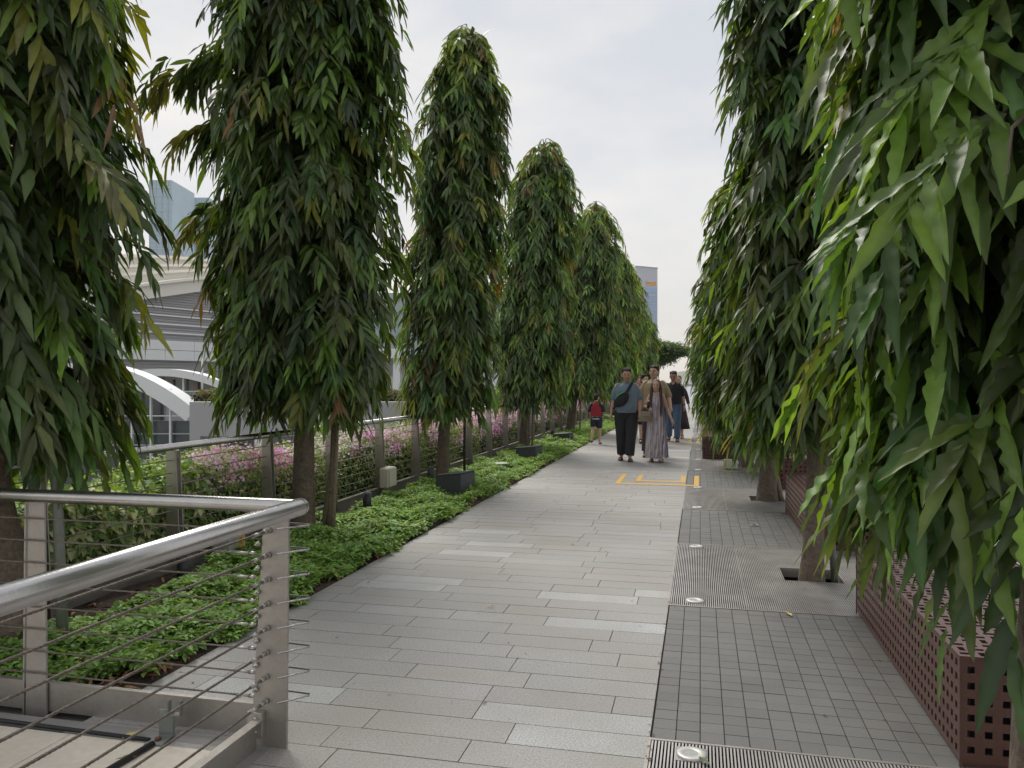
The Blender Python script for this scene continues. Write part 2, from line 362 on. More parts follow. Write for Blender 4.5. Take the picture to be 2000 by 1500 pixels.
pp = [at(px, py, 2340/(py-745)) for px, py in ((1050,1385),(1200,1400),(1180,1452),(650,1345),(320,1345),(480,1350),(730,1143),(850,1140),(1180,1163),(1270,1163),(980,1038),(420,1355),(1240,1218),(560,1368))]
slab_field('path', -2.65, -.205, -1, DECK_END, 3, [(p.x, p.y) for p in pp])
slab_field('side_path', 1.805, 4.3, 3, DECK_END, 5)
# dark setts strip
rnd = random.Random(4); mb = MB()
def in_grate(y): 
    k = (y-G0) % PER; return k < 2.1
def sett_block(ya, yb):
    nx = 20; dx = 2.0/nx; ny = round((yb-ya)/.1); dy = (yb-ya)/ny
    for j in range(ny):
        for i in range(nx):
            if not(ya+j*dy < 30) and i % 1: continue
            v = rnd.uniform(.86, 1.14); x = -.2+i*dx; y = ya+j*dy
            mb.box(x+.0022, x+dx-.0022, y+.0018, y+dy-.0018, -.014, rnd.uniform(-.0008, .0008), (.165*v, .167*v, .162*v))
blocks = []; k = -1
while True:
    ya = G0+2.1+k*PER; yb = ya+PER-2.1
    if ya > DECK_END: break
    blocks.append((ya, min(yb, DECK_END))); k += 1
for ya, yb in blocks: sett_block(ya+.004, yb-.004)
struct(mb.build('setts', M['sett']))
jb = MB()
for ya, yb in blocks: jb.box(-.2, 1.8, ya, yb, -.35, -.006)
struct(jb.build('mortar_bed', M['joint']))
MBj = MB().box(-2.655, -.203, -4, DECK_END, -.019, -.008); MBj.box(1.803, 4.3, -4, DECK_END, -.019, -.008)
struct(MBj.build('path_bed', M['joint']))
# gratings
def make_grate(label):
    t = thing('tree_grate', label, 'tree grate', (0, 0, 0), 0, 'slotted steel tree grates')
    bars = MB(); n = 146; p = 2.0/n; hole = (.62, 1.04, .88, 1.30)
    for i in range(n):
        x = -.2+i*p
        if hole[0] < x+p/2 < hole[1]:
            bars.box(x+.0034, x+p-.0034, .02, hole[2], -.02, .001); bars.box(x+.0034, x+p-.0034, hole[3], 2.08, -.02, .001)
        else: bars.box(x+.0034, x+p-.0034, .02, 2.08, -.02, .001)
    bars.build('slotted_bars', M['grate'], t)
    fr = MB(); fr.box(-.2, 1.8, .002, .018, -.03, .003); fr.box(-.2, 1.8, 2.082, 2.098, -.03, .003)
    fr.box(-.214, -.2, .0, 2.1, -.03, .004); fr.box(.30, .312, .02, 2.08, -.03, -.021); fr.box(1.2, 1.212, .02, 2.08, -.03, -.021)
    h = hole; fr.box(h[0]-.008, h[0], h[2], h[3], -.07, .003); fr.box(h[1], h[1]+.008, h[2], h[3], -.07, .003)
    fr.box(h[0]-.008, h[1]+.008, h[2]-.008, h[2], -.07, .003); fr.box(h[0]-.008, h[1]+.008, h[3], h[3]+.008, -.07, .003)
    fr.build('frame', M['plate'], t)
    return t
g0 = make_grate('slotted steel tree grate at the bottom edge of the photo, nearest of the row')
g0.location = (0, G0, 0)
ords = ['slotted steel tree grate beside the largest perforated maroon box, around the first full trunk', 'slotted steel tree grate around the second trunk on the right side', 'slotted steel tree grate in front of the third trunk, with the beige box on it']
k = 1
while G0+k*PER < 40:
    c = copy_tree(g0); c.location = (0, G0+k*PER, 0)
    c['label'] = ords[k-1] if k <= 3 else 'far slotted steel tree grate beyond the walking people'
    k += 1
pm = MB().add([(-.2,-4,-.3),(1.8,-4,-.3),(1.8,DECK_END,-.3),(-.2,DECK_END,-.3)], [(0,1,2,3)])
struct(pm.build('grate_pit', M['pit']))
# in-ground lights
def ground_light():
    t = thing('ground_light', 'x', 'ground light', group='round in-ground lights along the grates')
    MB().box(-.062, .062, -.062, .062, -.03, .0035).build('base_plate', M['steel'], t)
    rg = MB(); n = 32; V = []; F = []
    prof = [(.060, .0036), (.060, .009), (.054, .012), (.028, .012), (.026, .010)]
    for (r, z) in prof:
        for i in range(n): V.append((r*math.cos(2*math.pi*i/n), r*math.sin(2*math.pi*i/n), z))
    for j in range(len(prof)-1):
        for i in range(n): F.append((j*n+i, j*n+(i+1) % n, (j+1)*n+(i+1) % n, (j+1)*n+i))
    rg.add(V, F); rg.build('ring', M['ring'], t, True)
    V = [(.0262*math.cos(2*math.pi*i/n), .0262*math.sin(2*math.pi*i/n), .0102) for i in range(n)]
    MB().add(V, [tuple(range(n))]).build('lens', M['lens'], t)
    return t
gl = ground_light(); first = True
ys = []; k = 0
while G0+k*PER < 34: ys += [G0+k*PER+.14, G0+k*PER+1.98]; k += 1
for X in (-.035, 1.63):
    for i, y in enumerate(ys):
        if y < 3 or (X > 0 and y < 9): continue
        o = gl if first else copy_tree(gl); first = False; o.location = (X, y, 0)
        if X < 0:
            o['label'] = {1:'round steel ground light at the bottom edge of the photo', 2:'round steel ground light at the near corner of the full grate', 3:'round steel ground light at the far corner of the full grate',
                4:'round steel ground light at the near corner of the second trunk\'s grate', 5:'round steel ground light at the far corner of the second trunk\'s grate'}.get(i, 'small far ground light along the left edge of the dark strip')
        else: o['label'] = 'ground light along the right edge of the dark strip behind the trunks'
# yellow painted brackets
def bracket(x0, x1, xi0, xi1, y0, yi, y1, w_=.055):
    z = .0016; m = MB()
    def st(a, b, c, d): m.box(a, b, c, d, z, z+.003)
    st(x0, x0+w_*1.3, y0, y1); st(x1-w_*1.3, x1, y0, y1); st(x0+w_*1.3, x1-w_*1.3, y0, y0+w_*2)
    st(xi0, xi0+w_*1.3, yi, y1-.05); st(xi1-w_*1.3, xi1, yi, y1-.05); st(xi0+w_*1.3, xi1-w_*1.3, yi, yi+w_*2)
    return m
struct(bracket(-1.22, -.02, -.95, -.22, 11.72, 12.1, 13.0).build('yellow_marking', M['yellow']))
struct(bracket(-1.22, -.02, -.95, -.22, 20.0, 20.4, 21.3).build('yellow_marking', M['yellow']))
struct(MB().box(1.9, 4.2, 24.0, 24.14, .0016, .0046).box(-2.4, -.3, 31, 31.12, .0016, .0046).build('yellow_marking', M['yellow']))
# planting bed soil
n = 60; V = []; F = []; rnd = random.Random(2)
for j in range(201):
    for i in range(9):
        x = -4.02+i*(1.37/8); y = 3.12+j*(DECK_END-3.12)/200
        z = .0+.03*math.sin(i*1.7+j*.9)+rnd.uniform(-.012, .012)
        if i == 8: z = -.012
        if j == 0: z = min(z, -.012)
        V.append((x, y, z))
for j in range(200):
    for i in range(8): F.append((j*9+i, j*9+i+1, (j+1)*9+i+1, (j+1)*9+i))
struct(np_mesh('planting_bed', np.array(V), F, M['soil']))
#=SECTION=boxes
# ------------------------------------------------------------------ perforated maroon boxes
def perf_panel(mb, org, u, v, nrm, lu, lv, pitch, hole, stag):
    """sheet in (u,v) with square holes cut right through, hole walls 6 mm deep"""
    org = Vector(org); u = Vector(u); v = Vector(v); nrm = Vector(nrm); nu = round((lu-.03)/pitch); nv = round((lv-.03)/pitch)
    mu, mv = (lu-nu*pitch)/2, (lv-nv*pitch)/2; dz = nrm*-.006
    P = lambda a, b: org+u*a+v*b
    def quad(a0, a1, b0, b1): mb.add([P(a0,b0), P(a1,b0), P(a1,b1), P(a0,b1)], [(0,1,2,3)])
    quad(0, lu, 0, mv); quad(0, lu, lv-mv, lv); quad(0, mu, mv, lv-mv); quad(lu-mu, lu, mv, lv-mv)
    for i in range(nu):
        for j in range(nv):
            a, b = mu+i*pitch, mv+j*pitch; h = hole/2; o = pitch/2
            if stag and (i+j) % 2: hu, hv = h*.55, h*1.05
            elif stag: hu, hv = h*1.05, h*.55
            else: hu = hv = h
            a0, a1, b0, b1 = a+o-hu, a+o+hu, b+o-hv, b+o+hv
            quad(a, a+pitch, b, b0); quad(a, a+pitch, b1, b+pitch); quad(a, a0, b0, b1); quad(a1, a+pitch, b0, b1)
            c = [P(a0,b0), P(a1,b0), P(a1,b1), P(a0,b1)]
            mb.add(c+[q+dz for q in c], [(k, (k+1) % 4, (k+1) % 4+4, k+4) for k in range(4)])
def make_box(label):
    t = thing('perforated_box', label, 'metal box', group='perforated maroon metal boxes'); w_, l, h = .82, 2.12, .43
    f = MB(); perf_panel(f, (0,0,.02), (1,0,0), (0,0,1), (0,-1,0), w_, h-.02, .062, .027, False); f.build('end_panel', M['maroon'], t)
    f = MB(); perf_panel(f, (w_,l,.02), (-1,0,0), (0,0,1), (0,1,0), w_, h-.02, .062, .027, False); f.build('end_panel', M['maroon'], t)
    f = MB(); perf_panel(f, (0,l,.02), (0,-1,0), (0,0,1), (-1,0,0), l, h-.02, .056, .028, False); f.build('side_panel', M['maroon'], t)
    f = MB(); perf_panel(f, (w_,0,.02), (0,1,0), (0,0,1), (1,0,0), l, h-.02, .056, .028, False); f.build('side_panel', M['maroon'], t)
    f = MB(); perf_panel(f, (0,0,h), (1,0,0), (0,1,0), (0,0,1), w_, l, .058, .044, True); f.build('top_panel', M['maroon'], t)
    e_ = MB(); r = .004
    for (x, y) in ((0,0),(w_,0),(w_,l),(0,l)): e_.box(x-r, x+r, y-r, y+r, 0, h+r)
    e_.box(r, w_-r, -r, r, h-r, h+r); e_.box(r, w_-r, l-r, l+r, h-r, h+r); e_.box(-r, r, r, l-r, h-r, h+r); e_.box(w_-r, w_+r, r, l-r, h-r, h+r)
    e_.box(.01, w_-.01, .01, l-.01, .0, .02); e_.build('corner_frame', M['maroon'], t)
    MB().box(.05, w_-.05, .05, l-.05, .021, h-.05).build('dark_filler', M['black'], t)  # added black block, gives the hollow inside its darkness
    return t
b0 = make_box('largest perforated maroon metal box at bottom right under the hanging leaves'); b0.location = (.985, 3.42, 0)
for X, Y, lb in ((.955, 7.52, 'maroon metal box behind the first full trunk on the right'), (1.0, 11.66, 'maroon metal box mostly hidden behind the second trunk on the right'),
                 (.04, 15.95, 'perforated maroon box beyond the beige box, closest to the walking people'), (.04, 24.2, 'farthest maroon box at the left edge of the strip')):
    c = copy_tree(b0); c.location = (X, Y, 0); c['label'] = lb
# beige box on grate
t = thing('electrical_box', 'small beige electrical box on the grate beside the third trunk on the right', 'electrical box', (.50, 14.15, 0), R(-12))
MB().box(-.11, .11, -.08, .08, .01, .17).build('body', M['beige'], t, bevel=.01)
MB().box(-.105, .105, -.088, -.081, .02, .16).build('lid', M['beige'], t, bevel=.003)
#=SECTION=rails
# ------------------------------------------------------------------ railings
def plate_post(parent, x, y, along, ht=.955, name='post', flip=1, w0=.13, w1=.085):
    """tapered flat plates standing across the railing line; along = unit vector of the railing"""
    a = Vector(along); n = Vector((a.y, -a.x, 0))*flip
    m = MB()
    for off in (-.026, .026):
        p = Vector((x, y, 0))+a*off
        poly = [p-n*.045+Vector((0,0,-.02)), p+n*(w0-.045)+Vector((0,0,-.02)), p+n*(w1-.045)+Vector((0,0,ht)), p-n*.045+Vector((0,0,ht))]
        m.prism([q-a*.005 for q in poly], a*.010)
    for z in (.12, .5, .88): m.cyl(Vector((x,y,z))-a*.03, Vector((x,y,z))+a*.03, .009, n=8)
    return m.build(name, M['plate'], parent)
def rope(m, p0, p1, r, n=7, twist=True):
    """stranded cable: three strands twisted round each other"""
    p0, p1 = Vector(p0), Vector(p1); L = (p1-p0).length; d = (p1-p0)/L; a = d.orthogonal().normalized(); b = d.cross(a)
    st = max(2, int(L/.012)) if twist else 1
    if not twist: return m.cyl(p0, p1, r, n=6)
    for s in range(3):
        pts = []
        for i in range(st+1):
            an = 2*math.pi*(i/st*L/.055+s/3); pts.append(p0+d*(L*i/st)+(a*math.cos(an)+b*math.sin(an))*r*.5)
        m.tube(pts, r*.58, 5, cap=False)
# far railing along the left of the bed
far = thing('railing', 'long steel cable railing in front of the bougainvillea hedge', 'railing', (0,0,0))
XR = -4.05
MB().tube([(XR, .6, .985), (XR, 45, .985)], .028, 14).build('handrail', M['steel'], far, True)
for i in range(29):
    y = 2.78+1.372*i+(.04 if i % 2 else 0)
    plate_post(far, XR, y, (0,1,0))
cb = MB()
for z in [.18+.1*k for k in range(8)]: cb.cyl((XR, .6, z), (XR, 45, z), .0042, n=6)
far_c = cb.build('cables', M['cable'], far, True)
MB().box(XR-.006, XR+.006, .6, 45, .0, .13).box(XR-.006, XR+.05, .6, 45, .13, .136).build('kick_plate', M['plate'], far)
# near corner railing round the pale floor opening
near = thing('corner_railing', 'brushed steel corner railing with twisted cables in the left foreground', 'railing', (-1.69, 2.98, 0))
def loc(p): return Vector(p)-Vector((-1.62, 2.98, 0))
hr = MB()
HZ = .985; cx, cy = -1.53, 3.0
hr.tube([loc((cx, .2, HZ)), loc((cx, cy-.03, HZ)), loc((cx, cy-.008, HZ))], [.036, .036, .0358], 24)
hr.build('handrail', M['steel'], near, True)
hr = MB(); hr.tube([loc((-5.2, 3.02, HZ)), loc((cx-.02, 3.0, HZ)), loc((cx+.01, 2.998, HZ))], [.030, .030, .028], 20); hr.build('handrail', M['steel'], near, True)
hr = MB(); hr.ell(loc((cx, cy-.008, HZ)), (.036, .036, .036), 20, 12); hr.build('rail_end', M['steel'], near, True)
# corner post: two upright plates
m = MB(); m.prism([loc((-1.735, 2.955, -.01)), loc((-1.572, 2.955, -.01)), loc((-1.562, 2.955, .955)), loc((-1.675, 2.955, .955))], (0, .012, 0)); m.build('post', M['plate'], near, bevel=.002)
m = MB(); m.prism([loc((-1.742, 2.968, .0)), loc((-1.742, 3.05, .0)), loc((-1.70, 3.05, .95)), loc((-1.682, 2.968, .95))], (.010, 0, 0)); m.build('post', M['plate'], near, bevel=.002)
m = MB(); m.tube([loc((-1.60, 2.96, .955)), loc((-1.59, 2.97, .962)), loc((-1.575, 2.99, .965))], .018, 10); m.build('bracket', M['steel'], near, True)
m = MB(); m.prism([loc((-1.735, 2.925, .045)), loc((-1.735, 2.925, .15)), loc((-1.665, 2.925, .15)), loc((-1.665, 2.925, .045))], (0, .029, 0)); m.build('foot_bracket', M['plate'], near, bevel=.003)
m = MB()
for z in (.07, .125): m.ell(loc((-1.695, 2.922, z)), (.010, .006, .010), 10, 6)
m.build('bolt', M['bolt'], near, True)
# second post on the transverse side and one further off frame, plus posts of the side coming to the camera
for (x, y, al, fl) in ((-2.87, 3.03, (1,0,0), 1), (-4.4, 3.03, (1,0,0), 1)):
    p = Vector((x, y, 0)); mm_ = MB()
    mm_.prism([loc((x-.055, y, -.05)), loc((x+.06, y, -.05)), loc((x+.05, y, .955)), loc((x-.035, y, .955))], (0, .012, 0))
    mm_.prism([loc((x-.075, y+.002, -.05)), loc((x-.075, y+.075, -.05)), loc((x-.06, y+.06, .95)), loc((x-.06, y+.002, .95))], (.01, 0, 0))
    mm_.build('post', M['plate'], near, bevel=.002)
plate = MB(); plate.prism([loc((-1.60, 1.35, 0)), loc((-1.60, 1.50, 0)), loc((-1.60, 1.46, .955)), loc((-1.60, 1.37, .955))], (.012, 0, 0)); plate.build('post', M['plate'], near)
zs = [.19+.1*k for k in range(8)]
for z in zs:
    xa = -1.655+.02*(z-.5); m = MB(); rope(m, loc((xa, .25, z)), loc((xa, 2.86, z)), .0052); m.build('cable', M['cable'], near, True)
    m = MB(); m.cyl(loc((xa, 2.83, z)), loc((xa, 2.905, z)), .0075, n=10); m.cyl(loc((xa, 2.905, z)), loc((xa, 2.935, z)), .0105, n=6); m.cyl(loc((xa, 2.935, z)), loc((xa, 2.957, z)), .0125, n=12); m.build('cable_end', M['bolt'], near, True)
    m = MB(); m.cyl(loc((xa-.045, 2.956, z+.045)), loc((xa-.045, 2.925, z+.045)), .0048, n=8); m.ell(loc((xa-.045, 2.945, z+.045)), (.0115, .008, .0115), 12, 7); m.build('bolt', M['bolt'], near, True)
    zt = z-.01; m = MB(); rope(m, loc((-5.2, 3.045, zt)), loc((-1.84, 3.01, zt)), .0042); m.build('cable', M['cable'], near, True)
    m = MB(); m.cyl(loc((-1.85, 3.01, zt)), loc((-1.775, 3.01, zt)), .0058, n=10); m.cyl(loc((-1.775, 3.01, zt)), loc((-1.745, 3.01, zt)), .0085, n=6); m.build('cable_end', M['bolt'], near, True)
    m = MB(); m.tube([loc((-1.70, 3.03, z+.02)), loc((-1.50, 3.015, z+.02)), loc((-1.494, 3.0, z+.02)), loc((-1.585, 2.90, z+.018)), loc((-1.60, 2.965, z+.018))][:4], .0040, 8)
    m.build('wire_loop', M['steel'], near, True)
m = MB(); m.box(-5.2+1.62, -1.75+1.62, 3.047-2.98, 3.055-2.98, .0, .125); m.box(-5.2+1.62, -1.75+1.62, 3.046-2.98, 3.072-2.98, .1252, .131); m.build('kick_plate', M['plate'], near)
m = MB(); m.box(-1.70+1.62, -1.69+1.62, .2-2.98, 2.925-2.98, .0, .12); m.box(-1.70+1.62, -1.66+1.62, .2-2.98, 2.925-2.98, .12, .126); m.build('kick_plate', M['plate'], near)
# pale floor in the opening, black seal and small bracket
fl = MB(); 
for i, (xa, xb) in enumerate(((-5.2, -3.9), (-3.895, -2.6), (-2.595, -1.79))): fl.box(xa, xb, -.5, 2.86, -.02, .006)
struct(fl.build('pale_floor', M['cream']))
struct(MB().box(-1.785, -1.71, -.5, 2.99, -.02, .001).box(-5.2, -1.785, 2.91, 2.985, -.02, .001).build('floor_margin', M['stone']))
t = thing('rubber_seal', 'black rubber strip lying on the pale floor inside the corner railing', 'rubber strip', (-2.2, 2.84, .006))
MB().tube([(-3.0, .085, .010), (-1.2, .055, .010), (-.02, .03, .010)], .009, 8).build('long_strip', M['black'], t, True)
MB().tube([(.02, .0, .012), (-.02, -.55, .012), (-.04, -1.3, .012)], .013, 8).build('short_strip', M['black'], t, True)
t = thing('angle_bracket', 'small grey angle bracket bolted to the pale floor behind the cables', 'bracket', (-2.19, 2.90, .006), R(8))
MB().box(-.04, .04, -.06, .05, 0, .008).box(-.03, .035, .04, .05, .008, .11).build('foot', M['galv'], t, bevel=.002)
MB().box(.012, .07, .03, .058, .085, .094).box(.012, .018, .03, .058, .094, .15).box(.064, .07, .03, .058, .094, .15).build('clamp', M['galv'], t, bevel=.002)
MB().cyl((0,-.02,.008),(0,-.02,.018),.014,n=6).build('bolt', mat('rusty_bolt', (.16,.06,.03), .8, noise=(30,.5,(.08,.03,.02))), t)
#=SECTION=trees
# ------------------------------------------------------------------ weeping trees
def tree(name, label, base, top_off, z0, z1, Rm, trunk_r, seed, nt_, nl, Ll, Wl, segs, young=.08, group=None, limbs=(), light=1., wave=.12, hollow=(), ground=0.0, bend=0., trunk_top=None, kink=0.):
    t = thing(name, label, 'tree', (base[0], base[1], 0), 0, group)
    H = z1
    def axis(z):
        f = max(0, z)/H; return (top_off[0]*f+bend*math.sin(f*5)+kink*min(1, max(0, z)/1.1), top_off[1]*f)
    pts = []; rad = []
    for i in range(9):
        f = i/8; z = ground-.08+(H*.97-ground)*f; c = axis(z); pts.append((c[0], c[1], z)); rad.append(trunk_r*((1.35 if i == 0 else 1)*(1-.93*f)+.02))
    pts.insert(1, (axis(.25)[0], axis(.25)[1], ground+.22)); rad.insert(1, trunk_r*1.02)
    make_trunk(t, pts, rad, seed)
    make_crown(t, seed, z0, z1-.25, Rm, nt_, nl, Ll, Wl, segs, axis, young, wave, limbs, light=light, hollow=hollow)
    return t
GL, GR = 'weeping trees in the row along the railing', 'weeping trees in the row over the grates'
tree('weeping_tree', 'nearest left weeping tree with its crown cut by the left edge of the photo', (-3.58, 3.62), (-.12, .1), 1.02, 7.4, .82, .12, 11, 1250, 15, .245, .048, 10, .13, GL, kink=-.30, hollow=((R(-75),3.15,.36),(R(-55),2.6,.26),(R(-40),1.75,.2)), limbs=((R(0),2.6,.2,5),(R(-60),1.5,.1,5)))
tree('weeping_tree', 'widest left weeping tree, second in the row, with branches reaching out on its left', (-3.74, 7.05), (.12, 0), 1.2, 7.9, .86, .105, 22, 1650, 15, .225, .047, 6, .06, GL, limbs=((R(190),4.65,.75,22),(R(205),3.9,.40,10),(R(185),3.2,.4,10)))
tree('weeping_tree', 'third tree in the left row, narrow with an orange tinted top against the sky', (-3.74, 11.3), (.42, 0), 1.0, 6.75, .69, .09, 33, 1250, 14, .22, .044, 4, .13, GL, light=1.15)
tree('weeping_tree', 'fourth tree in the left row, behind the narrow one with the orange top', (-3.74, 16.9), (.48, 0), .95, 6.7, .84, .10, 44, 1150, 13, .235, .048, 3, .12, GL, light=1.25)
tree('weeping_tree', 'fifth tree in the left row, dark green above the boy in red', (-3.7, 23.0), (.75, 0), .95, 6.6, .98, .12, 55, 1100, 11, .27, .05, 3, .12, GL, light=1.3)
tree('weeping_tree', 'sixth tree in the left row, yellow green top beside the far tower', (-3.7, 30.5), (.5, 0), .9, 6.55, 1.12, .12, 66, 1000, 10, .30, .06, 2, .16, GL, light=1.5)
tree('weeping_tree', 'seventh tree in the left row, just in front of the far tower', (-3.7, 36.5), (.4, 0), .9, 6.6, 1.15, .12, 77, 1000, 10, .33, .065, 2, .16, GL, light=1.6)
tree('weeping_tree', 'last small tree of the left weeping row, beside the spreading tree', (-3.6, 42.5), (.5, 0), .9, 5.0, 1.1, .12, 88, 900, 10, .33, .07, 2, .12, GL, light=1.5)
# right row
tree('weeping_tree', 'nearest right weeping tree, huge hanging leaves along the right edge of the photo', (.88, 2.34), (.12, .02), 1.08, 5.8, .60, .10, 107, 1000, 14, .235, .041, 20, .08, GR, wave=.13, light=1.22)
tree('weeping_tree', 'second right weeping tree, tall dark crown reaching above the photo', (.83, 6.42), (.10, 0), 1.05, 7.8, .68, .075, 112, 1550, 15, .215, .044, 6, .03, GR, bend=.02)
tree('weeping_tree', 'third right weeping tree, shorter with its trunk in the second grate', (.83, 10.56), (0, 0), .82, 4.45, .78, .105, 123, 950, 14, .23, .048, 5, .05, GR)
tree('weeping_tree', 'fourth right weeping tree behind the beige electrical box', (.80, 14.6), (-.05, 0), .85, 4.1, .86, .10, 134, 900, 12, .26, .05, 3, .07, GR)
tree('weeping_tree', 'fifth right weeping tree, above the maroon box nearest the people', (.83, 19.0), (-.1, 0), .75, 4.2, 1.0, .10, 145, 650, 10, .3, .06, 2, .07, GR)
tree('weeping_tree', 'farthest right weeping tree, hidden behind the others of its row', (.83, 23.5), (-.1, 0), .75, 4.0, 1.0, .10, 156, 450, 10, .32, .065, 2, .07, GR)
# spreading far tree
t = thing('spreading_tree', 'far tree with wide flat branches at the end of the left row', 'tree', (-3.4, 50, -1))
make_trunk(t, [(0,0,-7), (.1,0,1.2), (.3,0,3.4)], [.25,.2,.1], 5)
rng = np.random.default_rng(5); bag = LeafBag()
for j in range(180):
    a = rng.uniform(-1.0, 1.0); rr = rng.uniform(0, 1)**.7*2.6; hi = 5.25-.16*rr-.10*rr*rr*.5; lo = 2.8+.62*rr; z = rng.uniform(min(lo, hi-.3), hi)+.12*math.sin(j*2.1); n = 80
    cxx = np.array([rr*math.cos(a), rr*math.sin(a)*.8, z])
    P = cxx+rng.normal(0, 1, (n, 3))*np.array([.24, .30, .07]); D = rng.normal(0, 1, (n, 3))*np.array([1, 1, .3])+np.array([.3, 0, -.15])
    bag.add(leaf_arrays(P, D, rng.normal(0, .3, (n, 3))+np.array([0, 0, 1]), rng.uniform(.16, .28, n), rng.uniform(.05, .08, n), 2, .02, rng.uniform(0, .3, n), np.array([.05, .09, .03])*rng.uniform(.6, 1.5, (n, 1)), rng))
bag.build('crown', M['leaf'], t)
lb_ = MB()
for j in range(9):
    a = -1.4+j*.35; lb_.tube([(.2,0,2.6), (1.0*math.cos(a),.8*math.sin(a),3.9), (2.3*math.cos(a),1.3*math.sin(a),4.6)], [.07,.04,.015], 6)
lb_.build('branches', M['bark'], t, True)
# stakes
def stakes(name, label, x, y, lst, m='timber', r=.02):
    t = thing(name, label, 'tree stake', (x, y, 0))
    for (dx, dy, tx, ty, h) in lst:
        s = MB(); s.tube([(dx, dy, -.05), ((dx+tx)/2+.008, (dy+ty)/2, h/2), (tx, ty, h)], [r*1.1, r, r*.92], 10); s.build('stake', M[m], t, True)
    return t
t = stakes('tree_stakes', 'pair of weathered timber stakes tied beside the widest left trunk', -3.55, 7.2, ((0,0,.02,.1,1.35), (.09,-.1,.09,.02,1.3), (-.06,-.02,.07,.12,1.3)), r=.024)
MB().tube([(.12,-.13,.42),(-.08,-.05,.43),(-.10,.02,.42),(.1,.0,.41),(.13,-.12,.42)], .004, 5).build('tie_wire', M['cable'], t, True)
stakes('tree_stake', 'grey metal pole standing beside the nearest left trunk', -3.42, 3.72, ((0,0,-.07,-.02,1.5),), 'galv', .028)
stakes('tree_stake', 'leaning grey pole at the bottom right corner of the photo', .72, 2.05, ((0,0,.14,.18,1.35),), 'galv', .021)
stakes('tree_stakes', 'thin timber stakes beside the fourth tree of the left row', -3.5, 16.7, ((0,0,.0,.1,1.4), (-.12,0,-.1,.1,1.4)))
stakes('tree_stake', 'single thin stake beside the dark fifth trunk of the left row', -3.35, 22.6, ((0,0,.02,.1,1.4),))
stakes('tree_stake', 'pale stake with a black strap in the first full grate on the right', 1.0, 6.5, ((0,0,-.1,.0,1.2),), 'galv', .024)
stakes('tree_stake', 'short timber prop against the second right trunk', 1.0, 10.6, ((0,0,-.13,.0,.5),), 'timber', .04)
#=SECTION=plants
# ------------------------------------------------------------------ ground cover, hedges
rng = np.random.default_rng(9); bag = LeafBag()
def rosettes(n, X, Y, Z, size, cols, k=6, segs=3, spread=1.0, lift=.25):
    a0 = rng.uniform(0, 6.28, n); tilt = rng.normal(0, .25, (n, 2))
    for j in range(k):
        a = a0+j*2*np.pi/k+rng.normal(0, .25, n)
        D = np.stack([np.cos(a), np.sin(a), lift+rng.normal(0, .25, n)+tilt[:, 0]*np.cos(a)+tilt[:, 1]*np.sin(a)], 1)
        P = np.stack([X, Y, Z], 1)+D*size[:, None]*.1
        Nn = np.stack([-.3*np.cos(a), -.3*np.sin(a), np.ones(n)], 1)+rng.normal(0, .15, (n, 3))
        L = size*rng.uniform(.75, 1.2, n)
        bag.add(leaf_arrays(P, D, Nn, L, L*rng.uniform(.5, .62, n), segs, .03, rng.uniform(0, .5, n), cols*rng.uniform(.8, 1.25, (n, 1)), rng, prof=.9))
def bed_pts(n, y0, y1):
    Y = rng.uniform(y0, y1, n); edge = .07*np.sin(Y*3.1)+.05*np.sin(Y*7.7+1)+.03*np.sin(Y*17)
    wid = np.where(Y < 6, .95, 1.18); X = -2.655+edge*.45-rng.uniform(0, 1, n)**.9*wid
    lim = 3.22+np.maximum(0, (X+3.1))*.55
    bare = (np.sin(Y*2.3)*np.sin(X*5+Y)+rng.normal(0, .3, n) > .98) & (X < -3.35)
    k = (Y > lim) & ~bare
    X, Y = X[k], Y[k]
    h = .10+.035*np.sin(X*9+Y*4)+.03*np.sin(Y*6.1-X*5)
    h *= np.clip((-2.58-X)/.14, .35, 1); return X, Y, h
for (n, y0, y1, sz, k, sg) in ((9000, 3.2, 8.5, .046, 6, 3), (5000, 8.5, 14, .050, 5, 2), (4200, 14, 26, .06, 5, 2), (3600, 26, 45, .085, 4, 2)):
    X, Y, h = bed_pts(n, y0, y1); m = len(X)
    Z = h*rng.uniform(.45, 1.05, m)
    c = np.array([.175, .295, .078])*rng.uniform(.55, 1.35, (m, 1)); yl = rng.uniform(0, 1, m) > .9; c[yl] = np.array([.26, .34, .10])
    rosettes(m, X, Y, Z, sz*rng.uniform(.75, 1.25, m), c, k, sg)
o = bag.build('ground_cover', M['leaf_small']); tag(o, 'low bright green ground cover plants filling the bed beside the path', 'ground cover', kind='stuff')
# leaf litter along the edge
bag = LeafBag(); n = 420; Y = rng.uniform(3.2, 16, n); X = -2.68-np.abs(rng.normal(0, .09, n)); 
n2 = 500; Y = np.concatenate([Y, rng.uniform(3.3, 13, n2)]); X = np.concatenate([X, -3.92+np.abs(rng.normal(0, .16, n2))])
n3 = 90; Y = np.concatenate([Y, rng.normal(3.42, .18, n3)]); X = np.concatenate([X, rng.normal(-2.86, .13, n3)]); X = np.minimum(X, -2.665); Y = np.maximum(Y, 3.15); n = len(X)
D = np.stack([rng.normal(0, 1, n), rng.normal(0, 1, n), rng.normal(0, .25, n)], 1)
C = np.array([.25, .13, .06])*rng.uniform(.35, 1.4, (n, 1))
bag.add(leaf_arrays(np.stack([X, Y, rng.uniform(.01, .05, n)], 1), D, rng.normal(0, .4, (n, 3))+np.array([0, 0, 1]), rng.uniform(.04, .09, n), rng.uniform(.015, .03, n), 3, .1, rng.uniform(-.1, .3, n), C, rng))
